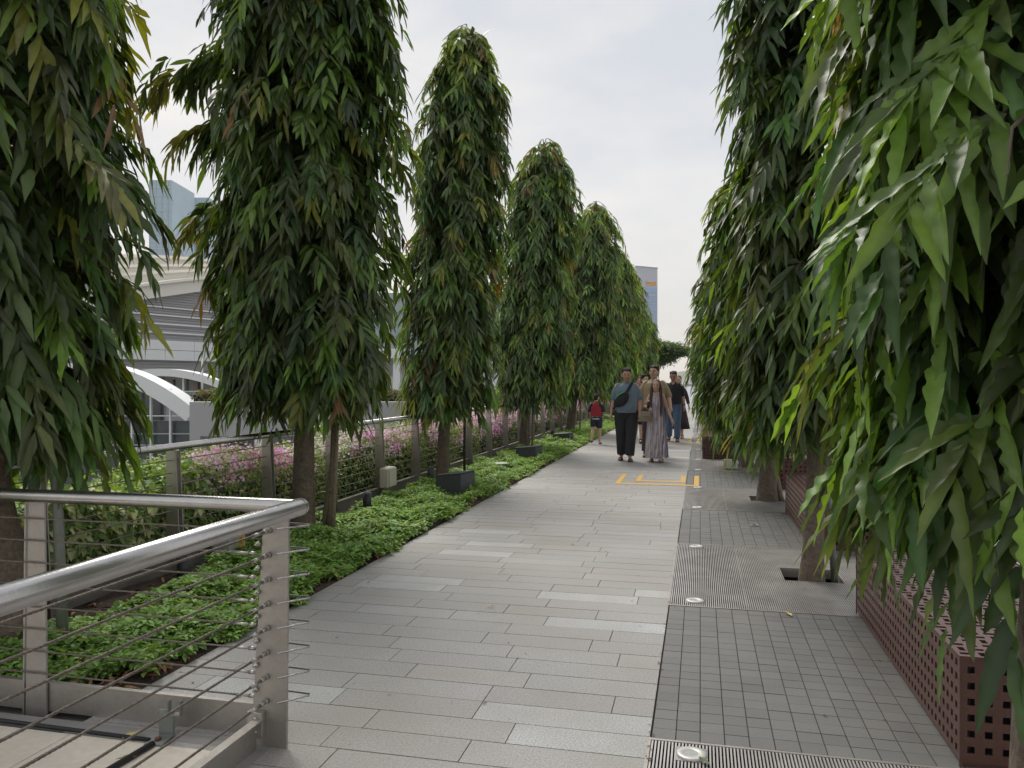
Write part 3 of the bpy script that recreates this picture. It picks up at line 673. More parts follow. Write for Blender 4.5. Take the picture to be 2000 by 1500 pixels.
o = bag.build('leaf_litter', mat('dry_leaf', (.25,.14,.07), .8, attr='tint', noise=(60,.4,(.12,.06,.03)))); tag(o, 'brown dry leaf litter along the edges of the planted bed', 'leaf litter', kind='stuff')
# hedge builder
def hedge(label, y0, y1, n, kind, seed):
    global rng
    rng = np.random.default_rng(seed); t = thing('hedge', label, 'hedge', (-4.6, (y0+y1)/2, 0)); ox, oy = -4.6, (y0+y1)/2
    L = y1-y0
    def top(y): return .70+.06*np.sin(y*2.1)+.04*np.sin(y*5.3+1)+(0.0 if kind == 'boug' else -.04)
    V = []; F = []; NN = max(4, int(L/.4))
    for i in range(NN+1):
        y = -L/2+L*i/NN; h = float(top(y+oy))-.14
        V += [(.24, y, 0), (.26, y, h*.8), (.1, y, h), (-.28, y, h), (-.32, y, 0)]
    for i in range(NN):
        for k in range(4): F.append((i*5+k, i*5+k+1, (i+1)*5+k+1, (i+1)*5+k))
    F += [(0,1,2,3,4), tuple(NN*5+k for k in (4,3,2,1,0))]
    np_mesh('dark_core', np.array(V), F, M['coreshade'] if 'coreshade' in M else M['twig'], t)  # solid dark hull standing in for the shade inside the hedge
    s = rng.uniform(0, 1, n); Y = rng.uniform(y0, y1, n); tp = top(Y)
    front = s < .56
    X = np.where(front, ox+.36+.05*np.sin(Y*4)+rng.normal(0, .035, n), ox+rng.uniform(-.40, .38, n))
    Z = np.where(front, rng.uniform(.02, 1, n)*tp, tp+rng.normal(0, .035, n)+.02)
    if kind == 'varieg': sz = rng.uniform(.055, .095, n)
    else: sz = rng.uniform(.032, .055, n)
    if y0 > 15: sz *= 1.6
    D = np.stack([rng.normal(.35, .5, n), rng.normal(0, .7, n), np.where(front, rng.normal(-.55, .4, n), rng.normal(.2, .4, n))], 1)
    Nn = np.stack([np.where(front, 1., .2), rng.normal(0, .4, n), np.where(front, .5, 1.)+rng.normal(0, .3, n)], 1)
    if kind == 'varieg':
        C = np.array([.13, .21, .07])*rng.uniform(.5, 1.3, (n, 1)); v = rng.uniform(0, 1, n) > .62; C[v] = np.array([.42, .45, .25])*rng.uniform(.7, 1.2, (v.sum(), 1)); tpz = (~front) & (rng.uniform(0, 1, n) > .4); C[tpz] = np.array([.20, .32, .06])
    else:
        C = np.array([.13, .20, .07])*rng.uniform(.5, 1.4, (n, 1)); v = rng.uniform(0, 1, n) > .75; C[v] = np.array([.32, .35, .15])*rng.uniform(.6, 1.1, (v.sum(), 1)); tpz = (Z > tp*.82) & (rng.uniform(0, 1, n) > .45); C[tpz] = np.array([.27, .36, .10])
    P = np.stack([X-ox, Y-oy, Z], 1); bag = LeafBag()
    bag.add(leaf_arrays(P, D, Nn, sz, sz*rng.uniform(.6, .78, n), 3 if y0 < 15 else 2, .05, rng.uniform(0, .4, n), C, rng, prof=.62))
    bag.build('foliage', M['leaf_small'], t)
    if kind == 'boug':
        nc = int(L*30); bag = LeafBag()
        for c in range(nc):
            yc = rng.uniform(y0, y1); 
            f = rng.uniform(0, 1); tp_ = f < .82; zc = float(top(yc))*(1.03 if tp_ else rng.uniform(.6, .95)); xc = ox+(rng.uniform(-.1, .40) if tp_ else .40)
            white = (8.0 < yc < 9.6 and rng.uniform() < .8) or rng.uniform() < .06
            m = int(rng.uniform(14, 46)); rad = rng.uniform(.04, .12)
            Pc = np.array([xc-ox, yc-oy, zc])+rng.normal(0, rad*.6, (m, 3)); col = np.array([.80, .78, .72]) if white else np.array([.84, .46, .74])*np.array([1, rng.uniform(.75, 1.7), 1])
            q = rng.uniform(.028, .044, m)*(1.5 if y0 > 15 else 1)
            bag.add(leaf_arrays(Pc, rng.normal(0, 1, (m, 3)), rng.normal(0, 1, (m, 3)), q, q*.85, 2, .1, rng.uniform(0, .3, m), col*rng.uniform(.75, 1.2, (m, 1)), rng, prof=.7))
        bag.build('flowers', M['petal'], t)
    return t
M['coreshade'] = mat('hedge_inner_shade', (.03,.035,.02), .95, noise=(20,.6,(.015,.016,.01)))  # near-black colour painted as the shade inside the hedges
hedge('cream and green variegated hedge without flowers behind the corner railing', 2.9, 6.2, 6500, 'varieg', 41)
hedge('long hedge with pink and white bougainvillea flowers behind the steel railing', 6.2, 15, 15000, 'boug', 42)
hedge('far stretch of hedge with pink flowers beside the boy in red', 15, 45, 16000, 'boug', 43)
# fallen leaves on the paving
lm = mat('fallen_leaf', (.5,.42,.15), .6, attr='tint', noise=(50,.3,(.35,.24,.08)))
def fallen(px, py, L, label, col, grp=None, ang=None, z=0.0):
    p = at(px, py, (1.5-z)*1560/(py-745)); r_ = np.random.default_rng(int(px)); a = r_.uniform(0, 6.28) if ang is None else ang
    bag = LeafBag(); bag.add(leaf_arrays(np.array([[-L/2*math.cos(a), -L/2*math.sin(a), .006]]), np.array([[math.cos(a), math.sin(a), .05]]), np.array([[.1, .1, 1.]]), np.array([L]), np.array([L*.3]), 8, .12, np.array([-.03]), np.array([col]), r_))
    o = bag.build('fallen_leaf', lm); o.location = (p.x, p.y, z+.003); tag(o, label, 'fallen leaf', grp); return o
fallen(1540, 1202, .085, 'curled pale yellow leaf on the dark setts just below the full grate', (.62,.50,.14), 'leaves fallen on the paving', 2.0)
fallen(960, 1187, .06, 'small tan leaf alone in the middle of the light slabs', (.50,.34,.18), 'leaves fallen on the paving')
fallen(1118, 1064, .07, 'thin greenish leaf lying on the far light slabs right of centre', (.40,.44,.15), 'leaves fallen on the paving')
fallen(1475, 1028, .12, 'pale leaf lying on the setts before the second grate', (.45,.46,.30), 'leaves fallen on the paving', .2)
fallen(790, 1060, .07, 'yellow leaf at the edge of the ground cover beside the path', (.62,.52,.14), 'leaves fallen on the paving')
fallen(1376, 1492, .07, 'dark green leaf beside the nearest ground light at the bottom edge', (.05,.12,.02), 'leaves fallen on the paving')
fallen(1428, 1130, .035, 'tiny dry leaf on the slotted bars of the full grate', (.30,.24,.14), 'leaves fallen on the paving')
fallen(1505, 1137, .05, 'dry curled leaf on the full grate left of its trunk opening', (.36,.30,.16), 'leaves fallen on the paving')
fallen(262, 1440, .10, 'curled yellow leaf on the pale floor beside the angle bracket', (.50,.42,.14), 'leaves fallen on the paving', 1.0, .006)
fallen(245, 1487, .08, 'brown dry leaf on the pale floor at the bottom left', (.30,.22,.10), 'leaves fallen on the paving', .4, .006)
fallen(720, 1140, .035, 'dark dry leaf scrap on the pale slab at the left of the path', (.10,.06,.04), 'leaves fallen on the paving')

rng = np.random.default_rng(77); bag = LeafBag(); n = 330; X = rng.uniform(-2.6, 1.7, n); Y = 3.0+rng.uniform(0, 1, n)**1.5*16; X[:120] = -2.62+np.abs(rng.normal(0, .12, 120)); jn = rng.uniform(0, 1, n) > .72; X[jn] = -.204+rng.normal(0, .006, jn.sum())
a = rng.uniform(0, 6.28, n); D = np.stack([np.cos(a), np.sin(a), 0*a], 1); Lb = rng.uniform(.006, .028, n)
bag.add(leaf_arrays(np.stack([X, Y, np.full(n, .0035)], 1), D, np.tile([0, 0, 1.], (n, 1)), Lb, Lb*rng.uniform(.15, .5, n), 3, .1, np.full(n, -.05), np.array([.16, .10, .06])*rng.uniform(.2, 1.6, (n, 1)), rng))
o = bag.build('leaf_debris', bpy.data.materials['dry_leaf']); tag(o, 'tiny dry scraps of leaf and twig scattered over the paving and in its joints', 'debris', kind='stuff')
#=SECTION=fixtures
# ------------------------------------------------------------------ fixtures in the bed
def flood(label, x, y, rz, w_, d, h):
    t = thing('floodlight_box', label, 'floodlight', (x, y, 0), rz, 'charcoal floodlight boxes in the planted bed')
    m = MB(); V = [(-w_/2,-d/2,-.02),(w_/2,-d/2,-.02),(w_/2,d/2,-.02),(-w_/2,d/2,-.02),(-w_/2,-d/2,h*.86),(w_/2,-d/2,h),(w_/2,d/2,h),(-w_/2,d/2,h*.86)]
    m.add(V, [(0,3,2,1),(4,5,6,7),(0,1,5,4),(1,2,6,5),(2,3,7,6),(3,0,4,7)]); m.build('housing', M['charcoal'], t, bevel=.006)
    MB().prism([(-w_/2-.008,-d/2-.008,h*.86+.001),(w_/2+.008,-d/2-.008,h+.003),(w_/2+.008,-d/2-.008,h+.012),(-w_/2-.008,-d/2-.008,h*.86+.010)], (0,d+.016,0)).build('cover', M['charcoal'], t, bevel=.003)
    return t
flood('largest charcoal floodlight box at the path edge beside the third left tree', -3.12, 10.0, R(-14), .38, .36, .32)
flood('middle charcoal floodlight box in the ground cover, half way along the bed', -3.18, 14.9, R(-10), .40, .36, .27)
flood('farthest charcoal floodlight box before the boy in red', -3.25, 19.2, R(-8), .42, .36, .25)
t = thing('junction_box', 'beige junction box mounted on a railing post behind the ground cover', 'junction box', (-3.92, 9.66, .14), 0); t.scale = (1.25, 1.25, 1.1)
MB().box(-.055, .035, -.09, .12, 0, .23).build('body', M['beige'], t, bevel=.008)
MB().box(-.045, .045, -.125, -.092, .005, .225).build('lid', M['beige'], t, bevel=.006)
MB().box(.036, .05, -.08, .11, .01, .22).build('door', M['beige'], t, bevel=.004)
t = thing('signal_box', 'pale grey box with a yellow tag low behind the corner railing', 'electrical box', (-3.88, 6.0, .02), 0)
MB().box(-.08, .08, -.10, .10, 0, .26).build('body', mat('pale_grey_plastic', (.36,.38,.34), .5, noise=(10,.3,(.3,.31,.28))), t, bevel=.006)
tg = MB().box(.11, .165, -.012, .0, .10, .27).build('warning_tag', M['yellow'], t)
MB().box(.128, .147, -.0145, -.0125, .20, .203).box(.128,.147,-.0145,-.0125,.23,.234).box(.13,.145,-.0145,-.0125,.13,.134).box(.134,.141,-.0145,-.0125,.155,.175).build('print', M['black'], tg)
def spot(x, y, h, label):
    t = thing('spot_lamp', label, 'spot lamp', (x, y, 0), 0, 'black spot lamps in the planted bed')
    n = 18; V = []; F = []; pr = [(.028, .06), (.045, .08), (.05, h), (.043, h), (.040, h-.05)]
    m = MB()
    for r_, z in pr:
        for i in range(n): V.append((r_*math.cos(2*math.pi*i/n), r_*math.sin(2*math.pi*i/n), z))
    for j in range(len(pr)-1):
        for i in range(n): F.append((j*n+i, j*n+(i+1) % n, (j+1)*n+(i+1) % n, (j+1)*n+i))
    F.append(tuple(4*n+i for i in range(n))); F.append(tuple(range(n))); m.add(V, F); m.build('barrel', M['black'], t, True)
    MB().cyl((0,0,-.05),(0,0,.07),.012,n=8).box(-.05,.05,-.008,.008,.055,.062).build('bracket', M['black'], t)
    return t
spot(-3.62, 8.3, .26, 'black spot lamp between the timber stakes and the beige junction box')
spot(-3.72, 10.75, .28, 'black spot lamp just right of the beige junction box')
spot(-3.62, 5.05, .24, 'black spot lamp in the bed seen through the corner railing')
spot(-3.72, 17.3, .26, 'black spot lamp beside the fourth left trunk')
spot(-3.80, 20.8, .22, 'small black spot lamp far along the bed')
t = thing('valve_cover', 'round pale green cover in the ground cover behind the largest floodlight box', 'cover', (-3.30, 13.0, .12))
MB().cyl((0,0,-.12),(0,0,.0),.13,.15,n=28).build('body', M['galv'], t, True); MB().cyl((0,0,.001),(0,0,.014),.165,.16,n=28).build('lid', mat('pale_green_lid', (.42,.47,.38), .5, noise=(20,.3,(.32,.36,.28))), t, True)
t = thing('pipe', 'thin black upright pole between the third left trunk and the floodlight box', 'pole', (-3.52, 11.75, 0))
MB().cyl((0,0,-.05),(0,0,1.3),.021,n=12).build('pole', M['black'], t, True)
MB().cyl((0,0,-.02),(0,0,.03),.05,n=14).build('foot', M['black'], t, True)
#=SECTION=buildings
# ------------------------------------------------------------------ buildings
ub = (math.sin(R(15.3)), math.cos(R(15.3)), 0); P0 = at(300, 745, 70); UB = Vector(ub); NB = Vector((ub[1], -ub[0], 0))   # NB faces the path side
bl = thing('pavilion', 'large building with cream layered curved roof and grey louvred wall on the left', 'building', (P0.x, P0.y, -8))
def LB(v): return Vector(v)-Vector((P0.x, P0.y, -8))
def fpt(px, py, off=0.0):
    p = onplane(px, py, (P0.x+NB.x*off, P0.y+NB.y*off), ub); return p
def panel(px0, px1, z0, z1, off, th):       # vertical slab on the facade, between two sight lines, real metres in z
    a_ = onplane(px0, 745, (P0.x+NB.x*off, P0.y+NB.y*off), ub); b_ = onplane(px1, 745, (P0.x+NB.x*off, P0.y+NB.y*off), ub)
    return [LB((a_.x,a_.y,z0)), LB((b_.x,b_.y,z0)), LB((b_.x,b_.y,z1)), LB((a_.x,a_.y,z1))], -NB*th
zl = lambda py: 1.5+(745-py)*70/1560
lou = mat('louvre_bands', (.33,.33,.345), .55, .1, noise=(.3,.3,(.28,.28,.29)), bump=(3,.1))
# louvred wall made of real slats over a backing of the same grey
m = MB(); p, ex = panel(-250, 820, -8, zl(560), -.16, 2); m.prism(p, ex); m.build('backing_wall', mat('backing_grey', (.33,.33,.34), .8, noise=(.5,.3,(.1,.1,.1))), bl)
m = MB(); z = zl(663)
while z < zl(568):
    p, ex = panel(-250, 820, z, z+.20, 0, .12); m.prism(p, ex); z += .235
z = zl(722)
while z < zl(705):
    p, ex = panel(-250, 820, z, z+.20, 0, .12); m.prism(p, ex); z += .235
m.build('louvres', lou, bl)
m = MB()
for py in (650, 633, 616, 600): p, ex = panel(-250, 820, zl(py), zl(py)+.13, .25, .12); m.prism(p, ex)
m.build('rails', M['white'], bl)
m = MB(); L0 = fpt(-250, 745); L1 = fpt(820, 745)
k = 0
for k in range(34):
    q = L0+UB*(k*3.1)
    for zz_ in (0, 1):
        za, zb = (zl(703), zl(683.5)) if zz_ == 0 else (zl(682.7), zl(664))
        qa = q+NB*.5; qb = q+UB*3.06+NB*.5
        m.prism([LB((qa.x,qa.y,za)), LB((qb.x,qb.y,za)), LB((qb.x,qb.y,zb)), LB((qa.x,qa.y,zb))], -NB*.5)
m.build('white_panels', M['white'], bl)
# curved cream roof bands stepping back and up
def curve_band(lo, hi, off, th, name, lip):
    m = MB(); A = [fpt(x, y, off) for x, y in lo]; B = [fpt(x, y, off) for x, y in hi]
    for i in range(len(A)-1): m.prism([LB(A[i]), LB(A[i+1]), LB(B[i+1]), LB(B[i])], -NB*th)
    o = m.build(name, M['roofcream'], bl)
    m = MB()
    for i in range(len(B)-1):
        a, b = LB(B[i]), LB(B[i+1]); m.prism([a+Vector((0,0,0))+NB*.35, b+NB*.35, b+NB*.35+Vector((0,0,lip)), a+NB*.35+Vector((0,0,lip))], -NB*(th))
    m.build(name+'_edge', mat('roof_edge', (.78,.75,.67), .5, noise=(.4,.2,(.7,.67,.6))), bl)  # sunlit top lip painted in as a brighter cream
def cv(f, x0=-60, x1=700, n=20): return [(x0+(x1-x0)*i/n, f(x0+(x1-x0)*i/n)) for i in range(n+1)]
c0 = lambda x: 603-.145*(x-154)+.00001*(x-154)**2
c1 = lambda x: 561-.125*(x-262)+.00009*(x-262)**2
c2 = lambda x: 538-.065*(x-256)+.00006*(x-256)**2
c3 = lambda x: 522-.02*(x-256)+.00010*(x-256)**2
c4 = lambda x: 503+.00028*(x-230)**2
curve_band(cv(c0), cv(c1), 1.0, 3, 'roof', .25)
curve_band(cv(lambda x: c1(x)+2), cv(c2), -1.5, 3, 'roof', .25)
curve_band(cv(lambda x: c2(x)+2), cv(c3), -4, 3, 'roof', .25)
curve_band(cv(lambda x: c3(x)+2), cv(c4), -7, 12, 'roof', .3)
# low block with arches, glass, wall and hedge
lw = thing('arched_pavilion', 'low white building with two curved arches and dark glass below the layered roof', 'building', (0, 0, -8))
def L2(v): return Vector(v)-Vector((0,0,-8))
FW = Vector((-S_, C_, 0)); RT = Vector((C_, S_, 0))
def arch(pts, d, th, dep, name):            # pts: upper edge in the plane at depth d; beam of height th, depth dep
    m = MB(); Q = [at(x, y, d) for x, y in pts]; n = len(Q); V = []
    for i, q in enumerate(Q):
        t_ = (Q[min(i+1, n-1)]-Q[max(i-1, 0)]).normalized(); up = RT.cross(FW); nn_ = t_.cross(FW).normalized(); nn_ = nn_ if nn_.z > 0 else -nn_
        V += [L2(q), L2(q+FW*dep), L2(q+FW*dep-nn_*th), L2(q-nn_*th)]
    F = []
    for i in range(n-1):
        for k in range(4): F.append((i*4+k, i*4+(k+1) % 4, (i+1)*4+(k+1) % 4, (i+1)*4+k))
    F += [(3,2,1,0), tuple((n-1)*4+k for k in range(4))]
    m.add(V, F); return m.build(name, M['white'], lw)
fa = [(x, 708+ (x-160)**2*.00190 if x > 160 else 708+(160-x)**2*.0019) for x in range(-60, 381, 20)]
arch(fa, 34, .62, 1.3, 'front_arch')
arch([(x, 720+(x-312)**2*.00175) for x in range(180, 450, 15)], 52, .48, 1.6, 'rear_arch')
def rect(px0, px1, py0, py1, d, th, m_, name, parent=lw, org=None):
    a_ = at(px0, py1, d); b_ = at(px1, py1, d); c_ = at(px1, py0, d); e_ = at(px0, py0, d)
    f_ = (lambda v: Vector(v)-(org or Vector((0,0,-8)))); mm2 = MB(); mm2.prism([f_(a_), f_(b_), f_(c_), f_(e_)], FW*th); return mm2.build(name, M[m_] if isinstance(m_, str) else m_, parent)
rect(-60, 372, 822, 1100, 34.6, .2, 'glassdark', 'window')
rect(-60, 320, 760, 821, 34.9, .2, 'glassdark', 'window')
for x in (255, 292, 330): rect(x, x+3, 760, 1000, 34.3, .15, 'white', 'mullion')
for y in (811, 846, 868): rect(-60, 372, y, y+2.2, 34.35, .1, 'white' if y == 811 else 'greywall', 'mullion')
rect(200, 440, 735, 775, 53, .2, 'glassdark', 'window'); 
bm_ = mat('inner_brick', (.16,.13,.11), .9, noise=(2,.5,(.25,.21,.18)))
for x in (322, 370): rect(x, x+16, 741, 766, 52.8, .1, bm_, 'pier')
for x in (262, 308, 356): rect(x, x+3, 737, 775, 52.6, .15, 'white', 'mullion')
rect(318, 460, 765, 792, 40, .06, 'glassgreen', 'glass_balustrade'); rect(318, 460, 763.6, 765, 39.98, .1, 'white', 'top_rail')
# grey parapet wall
gw = thing('parapet_wall', 'plain pale grey wall with a dark opening beyond the railing', 'wall', (0, 0, -8))
rect(370, 1060, 785, 852, 28, .6, 'greywall', 'wall', gw); rect(370, 391, 852, 1240, 28, .6, 'greywall', 'wall_end', gw)
rect(497, 516, 852, 1240, 28.0, .6, 'white', 'column', gw); rect(580, 1060, 852, 1240, 28.0, .6, 'greywall', 'lower_wall', gw)
rect(391, 580, 852, 1240, 30.5, .3, mat('recess_wall', (.2,.2,.21), .7, noise=(.6,.3,(.16,.16,.17))), 'recess', gw); rect(448, 495, 866, 900, 30.2, .2, 'glassdark', 'window', gw)
for x in (440, 502, 640, 720, 820): rect(x, x+.8, 786, 851, 27.99, .005, 'stone', 'joint', gw)
# bougainvillea planters on top of the wall
def roof_hedge(label, px0, px1, py0, py1, d, seed, n):
    rg = np.random.default_rng(seed); a_ = at(px0, py1, d); b_ = at(px1, py0, d); t = thing('roof_hedge', label, 'hedge', tuple(a_))
    Ln = (Vector((b_.x,b_.y,0))-Vector((a_.x,a_.y,0))).length; h = b_.z-a_.z
    m = MB(); m.prism([(0,0,-.02), tuple(RT*Ln+Vector((0,0,-.02))), tuple(RT*Ln+Vector((0,0,h*.7))), (0,0,h*.7)], FW*.8); m.build('dark_core', M['coreshade'], t)  # dark block in place of the shade between the leaves
    s = rg.uniform(0, Ln, n); f = rg.uniform(-.15, .9, n); z = h*rg.uniform(.05, 1.05, n)*(1+.15*np.sin(s*2))
    P = np.outer(s, RT)+np.outer(f, FW); P[:, 2] = z
    C = np.array([.11, .12, .06])*rg.uniform(.5, 1.5, (n, 1)); C[rg.uniform(0, 1, n) > .9] = (.30, .16, .13)
    bag = LeafBag(); bag.add(leaf_arrays(P, rg.normal(0, 1, (n, 3)), rg.normal(0, 1, (n, 3)), rg.uniform(.08, .16, n), rg.uniform(.05, .09, n), 2, .05, rg.uniform(0, .3, n), C, rg)); bag.build('foliage', M['leaf_small'], t)
roof_hedge('small clipped bush on the pale wall between the first two left trees', 378, 560, 765, 786, 29.2, 1, 2600)
roof_hedge('long clipped hedge on top of the pale wall behind the second and third left trees', 720, 1058, 766, 789, 29.2, 2, 5200)
# glass building between second and third tree
gb = thing('glass_building', 'greenish glass building with white beams seen between the second and third left trees', 'building', (0,0,-8))
rect(600, 1060, 572, 681, 60, 6, 'glassgreen', 'glass_wall', gb)
for x in (640, 700, 790, 860, 950): rect(x, x+1.6, 572, 681, 59.9, .08, 'towergrey', 'mullion', gb)
for y in (610, 655): rect(600, 1060, y, y+1.2, 59.85, .08, 'towergrey', 'mullion', gb)
rect(590, 1065, 681, 699, 58.6, 2, 'white', 'beam', gb); rect(600, 1060, 699, 800, 60.8, .4, 'white', 'wall', gb)
for x in (640, 705, 768, 870, 960): rect(x, x+13, 699, 800, 59, .5, 'white', 'column', gb)
for x in (660, 726, 786, 900): rect(x, x+40, 704, 735, 60.7, .08, 'greywall', 'wall_panel', gb)
# lamp post with sign and a distant person
t = thing('lamp_post', 'thin grey post with a small dark sign beside the distant bush on the wall', 'lamp post', tuple(at(395, 786, 31.5)))
MB().cyl((0,0,0), (0,0,1.75), .035, n=8).build('pole', M['white'], t, True); MB().box(-.03,.20,-.03,.0,.40,.50).build('sign', M['black'], t)
# towers
def tower(name, label, px0, px1, pxe, ptop, ptop_e, d, depth, m_, sgn=1):
    """front face px0..px1, side face px1..pxe receding"""
    A = at(px0, 745, d); B = at(px1, 745, d*1.0); 
    zt = 1.5+(745-ptop)/1560*d; t = thing(name, label, 'tower', (A.x, A.y, -8))
    o_ = Vector((A.x, A.y, -8)); up = Vector((0,0,zt+8)); wv = Vector((B.x-A.x, B.y-A.y, 0))
    m = MB(); m.prism([Vector((0,0,0)), wv, wv+FW*depth, FW*depth], up); m.build('walls', M[m_] if isinstance(m_, str) else m_, t)
    return t, wv, zt+8, (wv.normalized())
fr = mat('tower_frame', (.38,.44,.50), .6, noise=(.05,.3,(.34,.40,.46)))
for (px0, px1, ptop, d, lb) in ((292, 336, 352, 420, 'stepped blue glass tower in the gap right of the nearest left tree'), (338, 408, 386, 460, 'broader blue glass tower directly above the cream roof')):
    t, wv, hh, un = tower('glass_tower', lb, px0, px1, 0, ptop, 0, d, 30, 'glassblue')
    m = MB(); nfl = int(hh/4)
    for i in range(nfl): z = i*4+3; m.prism([Vector((0,0,z))-FW*.2, wv+Vector((0,0,z))-FW*.2, wv+Vector((0,0,z+.55))-FW*.2, Vector((0,0,z+.55))-FW*.2], FW*.19)
    m.build('floor_bands', fr, t); m = MB(); L_ = wv.length
    for i in range(int(L_/3.2)+1): p_ = un*(i*3.2); m.prism([p_-FW*.35, p_+un*.35-FW*.35, p_+un*.35-FW*.35+Vector((0,0,hh)), p_-FW*.35+Vector((0,0,hh))], FW*.14)
    m.build('fins', fr, t)
# far tower with sign (right face wide, narrow left face)
dT = 520; sc = dT/1560
A = at(1231, 745, dT+14); B = at(1242, 745, dT); Cc = at(1284, 745, dT+9); ft = thing('office_tower', 'pale grey tower with an orange sign and blue window bands above the left trees', 'tower', (B.x, B.y, -8)); zt = 1.5+(745-520)*sc+8
a_ = Vector((A.x-B.x, A.y-B.y, 0)); c_ = Vector((Cc.x-B.x, Cc.y-B.y, 0)); 
MB().prism([Vector((0,0,0)), c_, c_+FW*22, a_+FW*10, a_], Vector((0,0,zt))).build('walls', mat('hazed_tower_wall', (.46,.47,.51), .7, noise=(.03,.3,(.42,.43,.48))), ft)  # wall colour lightened to stand in for distance haze
un = c_.normalized(); nf = Vector((un.y, -un.x, 0)); 
if nf.dot(FW) > 0: nf = -nf
def fband(x0, x1, py0, py1, off, m_, name):
    za, zb = 1.5+8+(745-py1)*sc, 1.5+8+(745-py0)*sc; m = MB(); m.prism([un*x0+nf*off+Vector((0,0,za)), un*x1+nf*off+Vector((0,0,za)), un*x1+nf*off+Vector((0,0,zb)), un*x0+nf*off+Vector((0,0,zb))], -nf*(off-.01)); return m.build(name, m_, ft)
Lc = c_.length; bw = mat('tower_window_blue', (.24,.36,.56), .3, noise=(.08,.4,(.28,.40,.60)))  # window blue also lightened in place of haze
fband(.3, Lc-.5, 560, 571, .4, bw, 'window_band')
y = 575
while y < 760: fband(.3, Lc-.5, y, y+3.2, .4, bw, 'window_band'); y += 5.6
osn = mat('orange_sign', (.85,.42,.12), .5, noise=(.5,.3,(.75,.35,.1)))
sg = thing('tower_sign', 'x', 'sign')
bpy.data.objects.remove(sg)
x = Lc-9.8
lt = MB(); z0_ = 9.5+(745-553)*sc
for (w_, h_) in ((.7,2.2),(.9,1.6),(.9,1.6),(.9,1.7),(.9,1.6),(.9,1.6),(.5,2.2),(.8,1.6)):
    for (xa, xb, za, zb) in ((0,.22,0,h_), (w_-.22,w_,0,h_*.75), (0,w_,0,.3), (0,w_,h_*.62,h_*.62+.28)):
        lt.prism([un*(x+xa)+nf*.6+Vector((0,0,z0_+za)), un*(x+xb)+nf*.6+Vector((0,0,z0_+za)), un*(x+xb)+nf*.6+Vector((0,0,z0_+zb)), un*(x+xa)+nf*.6+Vector((0,0,z0_+zb))], -nf*.5)
    x += w_+.28
lt.build('sign_letters', osn, ft); fband(Lc-9.8, Lc-1.2, 553.5, 555.2, .6, osn, 'sign_line')
fband(-.3, Lc+.2, 519, 520.5, .6, M['towergrey'], 'roof_edge')
# hazy hill far off
V = []; F = []; n = 40
for i in range(n+1):
    x = -100+1500*i/n; h = 40+230*math.exp(-((x-900)/420)**2)+8*math.sin(i*.9)
    V += [(x, 2900, -8), (x, 3000, h-8), (x, 3500, -8)]
for i in range(n): F += [(i*3, i*3+3, i*3+4, i*3+1), (i*3+1, i*3+4, i*3+5, i*3+2)]
struct(np_mesh('hills', np.array(V), F, mat('hill_green', (.10,.13,.09), .9, noise=(.01,.5,(.14,.16,.11)))))
# ships
for (px, ln, lb) in ((1330, 60, 'leftmost dark red ship on the horizon behind the man in black'), (1347, 34, 'small dark ship on the horizon between the man in black and the leaves'), (1366, 44, 'rightmost dark ship on the horizon at the edge of the leaves')):
    d = 1500; q = at(px, 745, d); t = thing('ship', lb, 'ship', (q.x, q.y, -7.6), YAW, 'ships on the horizon'); h = ln/2*.5
    MB().prism([(-h*.9,0,-.5),(h*.85,0,-.5),(h,0,4.2),(-h,0,3.6)], (0,8,0)).build('hull', mat('ship_red', (.12,.05,.045), .7, noise=(.1,.3,(.08,.05,.05))), t)
    MB().box(h*.3,h*.62,1,7,4.2,9.5).box(h*.35,h*.5,2,6,9.5,12).build('bridge', M['white'], t)
    MB().cyl((-h*.2,4,3.8),(-h*.2,4,10),.4,n=6).cyl((-h*.2,4,9.5),(-h*.6,4,7),.25,n=6).build('crane', M['towergrey'], t)
#=SECTION=people
# ------------------------------------------------------------------ people
def pmat(name, c, rough=.8, **k): return mat(name, c, rough, noise=k.pop('noise', (12, .35, tuple(x*.72 for x in c))), bump=(70, .12), **k)
SK = [pmat('skin_light', (.60,.38,.28), .55), pmat('skin_tan', (.46,.27,.18), .55), pmat('skin_warm', (.52,.32,.22), .55)]
HAIR = mat('black_hair', (.014,.011,.010), .75, noise=(40,.5,(.03,.022,.018)), bump=(120,.5)); HAIRB = mat('brown_hair', (.055,.022,.014), .42, noise=(30,.5,(.10,.04,.025)), bump=(120,.5))
DARKEYE = mat('eye_dark', (.01,.008,.007), .2); LIP = mat('lip', (.32,.12,.10), .5)
def soft(o, vox=.008, it=3):
    r_ = o.modifiers.new('r', 'REMESH'); r_.mode = 'VOXEL'; r_.voxel_size = vox; r_.use_smooth_shade = True
    s_ = o.modifiers.new('s', 'SMOOTH'); s_.factor = .5; s_.iterations = it; return o
def limb(m, pts, rad, n=12):
    m.tube(pts, rad, n)
    for p, r_ in zip(pts, rad): m.ell(p, (r_, r_, r_), n, 8)
